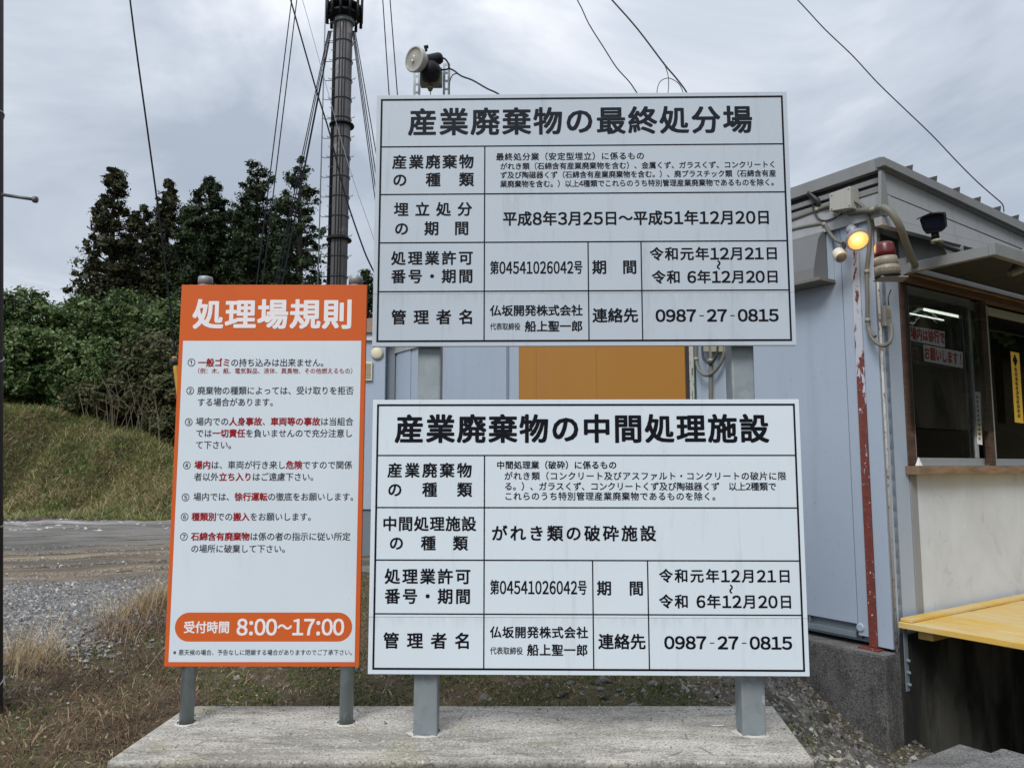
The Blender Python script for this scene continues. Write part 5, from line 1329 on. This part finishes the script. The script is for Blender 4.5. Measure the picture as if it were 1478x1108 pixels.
m = M(); m.slab([pd(u, v, 0.15) for u, v in [(1297, 374), (1308, 371), (1309, 394), (1298, 400)]], -d3 * 0.006, 0.001); m.build('bracket', MT['fascia_grey'], beacon)
pb_ = pd(1297, 401, 0.2)
m = M(); m.hexa([bc + Vector((-.06, -.05, -.014)), bc + Vector((.10, -.05, -.014)), bc + Vector((.13, .08, -.014)), bc + Vector((-.05, .08, -.014)), bc + Vector((-.06, -.05, -.007)), bc + Vector((.10, -.05, -.007)), bc + Vector((.13, .08, -.007)), bc + Vector((-.05, .08, -.007))]); m.build('shelf', MT['fascia_grey'], beacon)
# black floodlight on canopy
fc_ = pd(1346, 323, 0.34)
fl = empty('floodlight', fc_, 'black boxy floodlight on a grey bracket above the canopy arm', 'floodlight')
fn = (O - fc_).normalized() + Vector((-0.25, 0, -0.15)); fn.normalize(); fx = z3.cross(fn).normalized() * -1; fx = fn.cross(z3).normalized() * -1; fz = fn.cross(fx).normalized()
if fz.z < 0: fz = -fz
def FB(a, b, c): return fc_ + fx * a + fn * b + fz * c
hw_, hh_ = 0.068, 0.052
m = M(); m.slab([FB(-hw_, 0, hh_ * .8), FB(-hw_ * .5, 0, hh_ * 1.15), FB(hw_ * .5, 0, hh_ * 1.2), FB(hw_, 0, hh_ * .9), FB(hw_ * .95, 0, -hh_ * .7), FB(hw_ * .6, 0, -hh_ * 1.1), FB(-hw_ * .6, 0, -hh_ * 1.1), FB(-hw_ * .85, 0, -hh_ * .5)], -fn * 0.07, 0.004); m.build('housing', MT['black'], fl)
m = M(); m.slab([FB(-hw_ * .8, .002, hh_ * .75), FB(hw_ * .8, .002, hh_ * .8), FB(hw_ * .75, .002, -hh_ * .6), FB(-hw_ * .7, .002, -hh_ * .45)], fn * 0.003, 0.001); m.build('glass', plain('dark_lens_glass', (0.006, 0.009, 0.02), 0.08), fl)
m = M(); m.slab([FB(-hw_ * 1.15, .0, hh_ * .95), FB(0, 0, hh_ * 1.35), FB(hw_ * 1.15, 0, hh_ * 1.1), FB(hw_ * 1.1, .0, hh_ * .95), FB(0, 0, hh_ * 1.22), FB(-hw_ * 1.1, 0, hh_ * .85)], fn * 0.03, 0.001); m.build('visor', MT['black'], fl)
m = M(); m.tube([FB(0, -.03, -hh_ * 1.1), FB(0, -.03, -hh_ * 1.9)], 0.022, 12); m.build('swivel', MT['black'], fl)
m = M(); m.lathe([(0.036, 0), (0.034, 0.014), (0.02, 0.022), (0, .022)], FB(0.005, -.03, -hh_ * 2.3), z3, 20); m.build('cap', MT['beige'], fl)
m = M(); m.tube([FB(0.0, -.03, -hh_ * 2.25), pd(1368, 357, 0.30), pd(1382, 362, 0.30), pd(1388, 366, 0.32)], [0.012, 0.016, 0.018], 10, smooth=4); m.build('arm', MT['dark_metal'], fl)
m = M(); m.slab([pd(u, v, 0.30) for u, v in [(1360, 352), (1386, 358), (1391, 352), (1391, 372), (1380, 381), (1374, 379)]], -d3 * 0.006, 0.001); m.build('mounting_plate', MT['fascia_grey'], fl)
# siren-like casting at the right edge
m = M(); c = pd(1472, 385, 0.50); m.tube([c + Vector((-.07, 0, -.05)), c, c + Vector((.06, 0, .09))], [0.02, 0.045, 0.05], 10, smooth=4); m.build('bracket_casting', MT['conduit'], origin=c, label='dirty pale bracket fitting at the right edge under the fascia', cat='bracket')

# meter pipes between the boards (seen in the gap)
dp = 0
def gap_pipe(u0, v0, pts, r, lab): conduit(pts, r, label=lab, group='grey meter pipes on the wall between the boards')
conduit([(1026, 360, -.05), (1026, 450, -.05), (1026, 520, -.05), (1026, 620, -.05)], 0.016, label='straight vertical grey pipe seen between the boards', group='grey meter pipes on the wall between the boards', clips=((2, 0),), mat='conduit')
conduit([(1005, 420, -.05), (1004.5, 500, -.05), (1005, 518, -.05), (1009, 534, -.06), (1019, 541.5, -.07), (1031, 536, -.06), (1042, 520, -.05), (1046, 500, -.05), (1046, 440, -.05)], 0.014, label='large grey conduit loop hanging in the gap between the boards', group='grey meter pipes on the wall between the boards', clips=((2, 0),))
conduit([(1014, 440, -.06), (1014, 508, -.06), (1018, 520, -.07), (1025, 525, -.07), (1032, 517, -.07), (1036, 500, -.06), (1036, 440, -.06)], 0.009, label='smaller inner grey conduit loop in the gap between the boards', group='grey meter pipes on the wall between the boards', mat='dark_metal')
m = M(); m.slab([ps(u, v, -.06) for u, v in [(1012, 496), (1052, 496), (1052, 508), (1012, 508)]], s3 * 0.05, 0.004); m.build('pipe_clamp', MT['beige'], origin=ps(1030, 508, -.03), label='beige fitting clamping the meter pipes between the boards', cat='clamp')

# ------------------------------------------------------------------ pale container shed behind, left of the boards
shed = empty('storage_shed', atY(545, 812, 10.6) * 1.0, 'pale blue container shed seen between the orange sign and the white boards', 'building')
g_ = ORG[shed.name]
xL, xR_ = atY(430, 600, 10.6).x, atY(556, 540, 10.6).x
zTop = atY(530, 492, 10.6).z; z735 = atY(530, 735, 10.6).z
m = M(); m.box((xL, 10.6, z735), (xR_, 13.5, zTop), 0.01); m.build('wall', MT['panel'], shed)
m = M(); m.box((xL, 10.63, 0.0), (xR_, 13.4, z735 - 0.005), 0.01); m.build('dark_base', MT['panel_dark'], shed)  # darker lower block beneath the pale wall
m = M(); m.box((xL - .05, 10.55, zTop + .002), (xR_ + .03, 13.55, zTop + 0.10), 0.004); m.build('eaves', MT['white_wall'], shed)
zr = atY(530, 455, 10.6).z
m = M(); m.hexa([Vector(p_) for p_ in [(xL - .1, 10.5, zTop + .103), (xR_ + .1, 10.5, zTop + .103), (xR_ + .1, 13.6, zTop + .103), (xL - .1, 13.6, zTop + .103), (xL - .1, 11.4, zr), (xR_ - .1, 11.4, zr + .15), (xR_ - .1, 12.7, zr + .15), (xL - .1, 12.7, zr)]]); m.build('roof', wood('brown_sheet_roof', (0.17, 0.10, 0.06), (0.10, 0.06, 0.04)), shed)
c = atY(544.5, 510, 10.6); m = M(); m.lathe([(0.085, 0), (0.085, 0.03), (0.06, 0.045), (0.0, 0.046)], c, (0, -1, 0), 24); m.build('round_vent', painted('cream_vent', (0.62, 0.58, 0.42), amt=0.3), shed)
c = atY(531, 536, 10.6); m = M(); m.box((c.x - 0.065, 10.56, c.z - .13), (c.x + .065, 10.598, c.z + .13), 0.004); lv = m.build('louvre_vent', painted('cream_vent_box', (0.62, 0.58, 0.42), amt=0.3), shed)
for k in range(9):
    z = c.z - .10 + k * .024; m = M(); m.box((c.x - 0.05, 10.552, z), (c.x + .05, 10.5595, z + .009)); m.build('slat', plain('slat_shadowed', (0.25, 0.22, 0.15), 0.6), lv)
m = M(); m.box((xR_ + 0.003, 10.7, 0.1), (xR_ + 0.12, 10.9, zTop), 0.004); m.build('corner_post', MT['panel_dark'], shed)

# ------------------------------------------------------------------ concrete mast with collar, rungs, stays
YM = 16.0
pm = atY(488, 400, YM); xm = pm.x; gm_ = float(H(xm, YM)); ztop = 23.0
mast = empty('concrete_mast', (xm, YM, gm_ - .2), 'tall grey concrete communication mast with step bolts, clamp bands and black cables', 'mast')
mm = Mat('mast_concrete', (0.20, 0.20, 0.21), 0.8)
mm.over(mm.ramp(mm.noise(3, 5, .6, stretch=(2, 2, .25)), [(0.35, 0.0), (0.7, 0.75)]), (0.10, 0.10, 0.107)); mm.over(mm.ramp(mm.noise(2.2, 4, .7, loc=(3, 0, 0)), [(0.58, 0), (0.66, .6)]), (0.36, 0.36, 0.36)); mm = mm.end()
Rb = 0.185
m = M(); m.tube([(xm, YM, gm_ - .2), (xm, YM, ztop)], Rb, 28); m.build('pole', mm, mast)
zs_px = lambda v: atY(488, v, YM).z
# cables up the front, black trunking on the left side
for dx in (-0.045, 0.02, 0.075):
    m = M(); m.tube([(xm + dx, YM - math.sqrt(Rb ** 2 - dx ** 2) - .012, gm_), (xm + dx, YM - math.sqrt(Rb ** 2 - dx ** 2) - .012, ztop)], 0.011, 6); m.build('cable', MT['dark_metal'], mast)
m = M(); m.tube([(xm - Rb * .93, YM - .09, gm_), (xm - Rb * .93, YM - .09, ztop)], 0.045, 10); m.build('trunking', MT['black'], mast)
bv = [87, 114, 141, 171, 202, 232, 262, 293, 323, 366, 400]
bs = [0.42 * k + gm_ + .5 for k in range(52)]
z0 = zs_px(400.5); step = 0.437
for k in range(-9, 44):
    z = z0 + k * step
    m = M(); m.tube([(xm + (Rb + .016) * math.cos(t), YM + (Rb + .016) * math.sin(t), z) for t in np.linspace(0, 2 * math.pi, 25)], 0.010, 6, caps=False); m.build('band', MT['dark_metal'], mast)
    for sg in (-1, 1):
        m = M(); m.tube([(xm + sg * Rb * .9, YM - .08, z), (xm + sg * (Rb + .10), YM - .10, z + .0), (xm + sg * (Rb + .105), YM - .10, z + .035)], 0.009, 6); m.build('step_bolt', MT['galv'], mast)
    m = M(); m.tube([(xm - Rb * .8, YM - .12, z + .2), (xm - Rb - .05, YM - .14, z + .2), (xm - Rb - .055, YM - .14, z + .225)], 0.009, 6); m.build('step_bolt', MT['galv'], mast)
    m = M(); m.tube([(xm - Rb, YM, z + .012), (xm - Rb - .20, YM, z + .012), (xm - Rb - .235, YM, z + .05)], 0.008, 5); m.build('ladder_hook', MT['dark_metal'], mast)
m = M(); m.tube([(xm - Rb - .24, YM, gm_ + .3), (xm - Rb - .24, YM, ztop)], 0.013, 6); m.build('safety_rail', MT['galv'], mast)
for v in (183, 348):
    z = zs_px(v); m = M(); m.lathe([(Rb + .005, 0), (Rb + .075, 0.0), (Rb + .085, 0.02), (Rb + .075, .045), (Rb + .005, .045)], (xm, YM, z), (0, 0, 1), 28, closed=False); m.build('ring_flange', MT['black'], mast)
zc0 = zs_px(28)
cg = M()
cg.lathe([(Rb + .02, 0), (Rb + .16, 0.02), (Rb + .17, .08), (Rb + .10, .12), (Rb + .02, .14)], (xm, YM, zc0), (0, 0, 1), 28, closed=False)
cg.lathe([(Rb + .02, .2), (Rb + .18, 0.22), (Rb + .18, .28), (Rb + .02, .32)], (xm, YM, zc0), (0, 0, 1), 28, closed=False)
for k in range(12):
    a = k * math.pi / 6; c = Vector((xm + (Rb + .19) * math.cos(a), YM + (Rb + .19) * math.sin(a), zc0 - .1))
    cg.tube([c, c + Vector((.01 * math.cos(a), .01 * math.sin(a), .55))], [0.035, 0.05, 0.03], 8)
cg.build('stay_collar', MT['black'], mast)
m = M(); m.lathe([(Rb + .004, -.12), (Rb + .035, -.11), (Rb + .035, -.02), (Rb + .004, -.01)], (xm, YM, zc0 + .0), (0, 0, 1), 28, closed=False); m.build('ring_flange', MT['galv'], mast)

# stays of the mast: each wire its own object
def wire(P, r, label, group=None, mat='dark_metal', cat='wire', name='stay_wire', sm_=0, n=5):
    P = [Vector(p_) for p_ in P]; m = M(); m.tube(P, r, n, smooth=sm_); return m.build(name, MT[mat], origin=P[-1], label=label, cat=cat, group=group)
MT['stay'] = plain('dark_stay_wire', (0.018, 0.02, 0.024), 0.9, 0.0, var=0.1, spec=0.03)
def stayline(u0, v0, u1, v1, Y0, Y1, vend, vstart=None):
    """3-D line through two photo points, run on to ground"""
    a = atY(u0, v0, Y0); b = atY(u1, v1, Y1); d = (b - a)
    if vstart is not None: a = a - d * vstart
    t = 1.0
    while True:
        p_ = a + (b - a) * t
        if p_.z <= float(H(p_.x, p_.y)) or t > 12: break
        t += 0.02
    return [a, a + (b - a) * t]
colx = Rb + .19
for k, (u0, u1, v1) in enumerate([(474, 400, 395), (475.5, 404, 395), (477, 409, 398), (478.5, 415, 372)]):
    wire(stayline(u0, 45, u1, v1, YM, YM - 1.2, 0), 0.011, 'one of the bundled black stays fanning down left from the mast collar', 'left bundle of mast stays', 'stay')
for k, (u0, u1, v1) in enumerate([(508.5, 537, 255), (511, 543, 255), (512.5, 546, 240), (509.8, 540, 258)]):
    wire(stayline(u0, 45, u1, v1, YM, YM - 1.2, 0), 0.010, 'one of the black stays fanning down right from the mast collar', 'right bundle of mast stays', 'stay')
wire(stayline(421, 0, 391, 243, YM, YM - 1.5, 0, 2.4), 0.012, 'leftmost thin stay from high on the mast, left of its pair', None, 'stay')
wire(stayline(428.5, 0, 398.5, 247, YM, YM - 1.5, 0, 2.4), 0.012, 'thin stay from high on the mast, right of the leftmost pair', None, 'stay')
wire(stayline(552.5, 0, 561.5, 135, YM, YM - .5, 0, 4.0), 0.012, 'left one of two near-vertical stays above the upper board corner', None, 'stay')
wire(stayline(563, 0, 573.5, 135, YM, YM - .5, 0, 4.0), 0.012, 'right one of two near-vertical stays above the upper board corner', None, 'stay')
wire([atY(u, v, 9) for u, v in [(360, -220), (400, -70), (419.5, 0), (455, 125), (476, 193), (497, 277), (519.5, 345), (537, 387), (575, 455)]], 0.010, 'black service cable sagging across in front of the mast to the boards', None, 'black', 'cable', 'service_cable', 5)
wire([atY(u, v, 11) for u, v in [(400, -120), (436.5, 0), (466, 106), (502, 235), (538, 340), (580, 460)]], 0.0045, 'very thin pale wire crossing behind the mast', None, 'galv', 'wire', 'thin_wire', 4)
# thick stay wire left of the orange sign, with yellow guard
P_ = [atY(u, v, 6.0) for u, v in [(150, -330), (187.7, 0), (212, 182), (227.5, 296), (243, 420), (250.5, 490), (262, 600), (280, 760)]]
gp = P_[-1]; gp2 = Vector((gp.x + .10, 6.0, float(H(gp.x, 6.0)) - .05)); P_.append(gp2)
sw_ = wire(P_, 0.0075, 'thick dark stay wire running down to a yellow guard behind the orange sign', None, 'stay', 'wire', 'stay_wire', 5, 8)
a = atY(251.5, 520, 6.0); b = atY(280, 760, 6.0)
m = M(); m.tube([atY(251.5, 515, 5.99), atY(262, 600, 5.99), b, gp2 + z3 * .3], 0.018, 10, smooth=4); m.build('wire_guard', plain('yellow_guard', (0.50, 0.30, 0.03), 0.5), sw_)
m = M(); m.tube([atY(251, 517, 5.99), atY(252, 527, 5.99)], 0.027, 10); m.build('guard_clip', MT['dark_metal'], sw_)
# overhead lines on the right
wire([atY(u, v, 7) for u, v in [(790, -70), (833, 0), (850, 35), (872, 70), (890, 98), (908, 118), (919, 134), (940, 165)]], 0.006, 'thin overhead cable left of the looped one, dropping behind the upper board', None, 'dark_metal', 'cable', 'overhead_cable', 4)
wire([atY(u, v, 7) for u, v in [(820, -70), (883, 0), (920, 42), (958, 92), (975, 112), (990, 132), (1005, 160)]], 0.008, 'overhead cable with loose loops dropping behind the upper board', None, 'dark_metal', 'cable', 'overhead_cable', 4)
wire([atY(u, v, 7) for u, v in [(958, 90), (964, 108), (965, 122), (964, 137)]] , 0.004, 'thin tail wire hanging down beside the cable loop', None, 'dark_metal', 'cable', 'tail_wire', 4)
wire([atY(u, v, 7) for u, v in [(949, 145), (948.5, 130), (953, 118), (963, 113), (973, 116), (982, 124), (988, 140)]], 0.004, 'small round loop of thin cable above the upper board edge', None, 'dark_metal', 'cable', 'cable_loop', 4)
wire([atY(u, v, 5.6) for u, v in [(1090, -60), (1151, 0), (1190, 42), (1230, 80), (1265, 118), (1300, 152), (1345, 195), (1380, 232), (1410, 262), (1435, 284), (1447, 295), (1449, 306)]], 0.0045, 'long thin wavy wire slanting down to the office roof', None, 'dark_metal', 'wire', 'overhead_wire', 3)

# ------------------------------------------------------------------ spotlight on slotted angles above the upper board
YS = 3.40
spx = 0.0029
spot = empty('spotlight', atY(620, 135, YS), 'white faced spotlight with black housing on slotted steel angles above the upper board', 'spotlight')
def slotted(u0, u1, vtop, name):
    xa = atY(u0, 100, YS).x; xb = atY(u1, 100, YS).x; zt_ = atY(u0, vtop, YS).z; zb2 = QU[3] - 0.12
    m = M(); wv = (xb - xa); rail = wv * 0.33; th = 0.003; y0 = YS + 0.03
    m.box((xa, y0, zb2), (xa + rail, y0 + th, zt_)); m.box((xb - rail, y0, zb2), (xb, y0 + th, zt_))
    z = zt_
    while z > zb2 + .02:
        m.box((xa + rail + .0002, y0 + .0001, z - 0.011), (xb - rail - .0002, y0 + th - .0001, z)); z -= 0.040
    m.box((xa - .0001, y0 + th + .0002, zb2), (xa + 0.003, y0 + 0.035, zt_))
    m.build('slotted_angle', MT['galv'], spot)
slotted(595.5, 606, 92, 'a'); slotted(638.5, 649, 87, 'b')
c = atY(598.0, 85.5, YS - .10); fd_ = Vector((-0.62, -0.75, -0.10)).normalized()
gm2 = Mat('frosted_lamp_glass', (0.30, 0.30, 0.265), 0.22); gm2.over(gm2.ramp(gm2.noise(25, 4), [(0.4, 0), (0.7, .5)]), (0.32, 0.32, 0.27)); gm2 = gm2.end()
m = M(); m.lathe([(0.0, 0.006), (0.02, 0.004), (0.042, -0.003), (0.050, 0.002)], c, fd_, 32, closed=False); m.build('lens', gm2, spot)
for dz in (.010, -.010):
    m = M(); m.lathe([(0.006, 0), (0.005, .003), (0.0, .004)], c + fd_ * .006 + Vector((0.004 * np.sign(dz), 0, dz)), fd_, 10); m.build('filament_post', PW, spot)
m = M(); m.lathe([(0.050, 0.003), (0.056, 0.004), (0.0585, 0.0), (0.0575, -0.008), (0.052, -0.03), (0.036, -0.055), (0.030, -0.062)], c, fd_, 32, closed=False); m.build('reflector', painted('dirty_white_glass', (0.38, 0.38, 0.355), amt=0.3, rough=0.3, scale=5), spot)
h0_ = c - fd_ * 0.045
h1_ = atY(636, 84, YS - .02)
ax = (h1_ - h0_).normalized(); ln_ = (h1_ - h0_).length
m = M(); m.lathe([(0.036, 0.0), (0.033, 0.02), (0.027, 0.025), (0.027, ln_ - .012), (0.023, ln_), (0.0, ln_ + .001)], h0_, ax, 24); m.build('housing', MT['black'], spot)
m = M(); kk = atY(615, 74, YS - .06); m.tube([kk, kk + Vector((0, 0, .018))], 0.006, 8); m.tube([kk + Vector((-.010, 0, .018)), kk + Vector((.010, 0, .022))], 0.008, 8); m.build('clamp_screw', MT['black'], spot)
bc2 = atY(621, 103, YS - .045)
m = M(); m.lathe([(0.0, -.050), (0.024, -.045), (0.042, -.026), (0.050, 0.0), (0.044, .024), (0.03, .038), (0.0, .042)], bc2, (0.1, 0, 1), 28); m.build('swivel_housing', MT['black'], spot)
m = M(); q0, q1 = atY(606.5, 118, YS), atY(638, 112, YS); m.box((q0.x, YS - .02, atY(620, 124, YS).z), (q1.x, YS + .028, atY(620, 100, YS).z), 0.006); m.build('terminal_box', MT['olive'], spot)
c = atY(621, 124, YS - .005); m = M(); m.tube([c, c - z3 * 0.016], 0.013, 12); m.tube([c - z3 * .016, c - z3 * .024], 0.009, 12); m.build('gland', MT['olive'], spot)
m = M(); m.tube([c - z3 * .02, c + Vector((.003, 0, -.05)), c + Vector((0, .01, -.09))], 0.0022, 6); m.build('wire', MT['dark_metal'], spot)
m = M(); m.tube([atY(637, 83, YS - .03), atY(643, 86, YS), atY(648, 94, YS), atY(646, 100, YS), atY(637, 101, YS - .03)], 0.004, 8, smooth=4); m.build('wire', MT['black'], spot)
wire([atY(u, v, YS + .01) for u, v in [(648, 99), (655, 102), (666, 110), (682, 116), (703, 128), (718, 135), (740, 150)]], 0.0042, 'black cable slanting down right from the spotlight behind the board', None, 'dark_metal', 'cable', 'lamp_cable', 4, 8)
wire([atY(u, v, YS + .012) for u, v in [(661, 106), (654, 108), (650, 115), (648.5, 124), (648, 140)]], 0.0026, 'thin grey cable curling down beside the right slotted angle', None, 'dark_metal', 'cable', 'lamp_cable', 4, 6)

# ------------------------------------------------------------------ near utility pole at the left edge
yp = 3.9
xt_, xb_ = atY(7, 0, yp), atY(6.5, 1108, yp)
ax = (xt_ - xb_); topc = xt_ + ax * 1.5 + Vector((-.186, 0, 0)); botc = xb_ - ax * .15 + Vector((-.186, 0, 0))
upole = empty('utility_pole', (botc.x, yp, botc.z), 'dark leaning utility pole cut off by the left edge of the view', 'utility pole')
m = M(); m.tube([botc, topc], [0.15, 0.15], 32); m.build('shaft', plain('dark_pole_coating', (0.035, 0.033, 0.036), 0.7, var=0.4, scale=6, bump=0.2), upole)
a = atY(3, 281, yp - .03); b = atY(50, 288, yp - .03)
m = M(); m.tube([a, b], 0.0085, 10); bd = (b - a).normalized(); m.lathe([(0.0, -.002), (0.016, 0), (0.0175, .004), (0.0175, .016), (0.012, .02), (0, .021)], b - bd * .006, bd, 16); m.build('step_bolt', plain('weathered_bolt', (0.12, 0.125, 0.135), 0.5, 0.4), upole)
for v in (164, 514, 752, 993):
    c = atY(6.7, v, yp) + Vector((-.186, 0, 0)); t = (topc - botc).normalized()
    m = M(); m.tube([(c.x + .152 * math.cos(q), yp + .152 * math.sin(q), c.z + .03 * math.sin(q * 2 + v)) for q in np.linspace(-math.pi, math.pi, 25)], 0.004, 6, caps=False); m.build('band', MT['ivory'], upole)

# pale root-like twig behind the lower board
m = M(); tw = [atY(562, 970, 4.0), atY(560, 985, 4.0), atY(556, 993, 4.0)]
m.tube(tw, [0.006, 0.0045], 6, smooth=3); m.tube([tw[-1], atY(552, 1001, 3.98)], 0.004, 5); m.tube([tw[-1], atY(561, 995, 4.0), atY(565, 1003, 3.97)], 0.0035, 5); m.tube([tw[-1], atY(556, 1004, 3.99)], 0.003, 5)
m.build('dead_twig', MT['twig'], origin=tw[-1], label='pale forked dead twig hanging under the lower board near the left post', cat='twig')
# larger pale stones behind the footing
r = np.random.default_rng(77)
for k, (u, v) in enumerate([(822, 985), (790, 988), (893, 994), (944, 985), (1130, 1000), (870, 981)]):
    c = atZ(u, v + 4, float(H(atZ(u, v, 0).x, atZ(u, v, 0).y)))
    V, Fc = rocks(np.array([[c.x, c.y, c.z + .006]]), 0.026, 500 + k, .7)
    side = ['just right of the middle column line', 'left of the middle stones', 'pale, alone in the middle', 'small, right of the middle', 'beside the right post', 'small, dusty, against the board bottom'][k]
    npmesh('stone', V, Fc, MT['stones'], org=(c.x, c.y, c.z), label='fist-sized stone behind the footing, ' + side, cat='stone', group='stones behind the footing')
# litter chip on the slab
c = atZ(1036, 1046, zs + .001); m = M(); m.poly([c + Vector(p_) for p_ in [(-.035, 0.006, 0), (-.02, -.012, .001), (.015, -.014, .002), (.035, .004, 0), (.0, .0, .001)]]); m.build('plastic_scrap', PW, origin=c, label='white curved plastic scrap lying on the footing left of the right post', cat='litter')
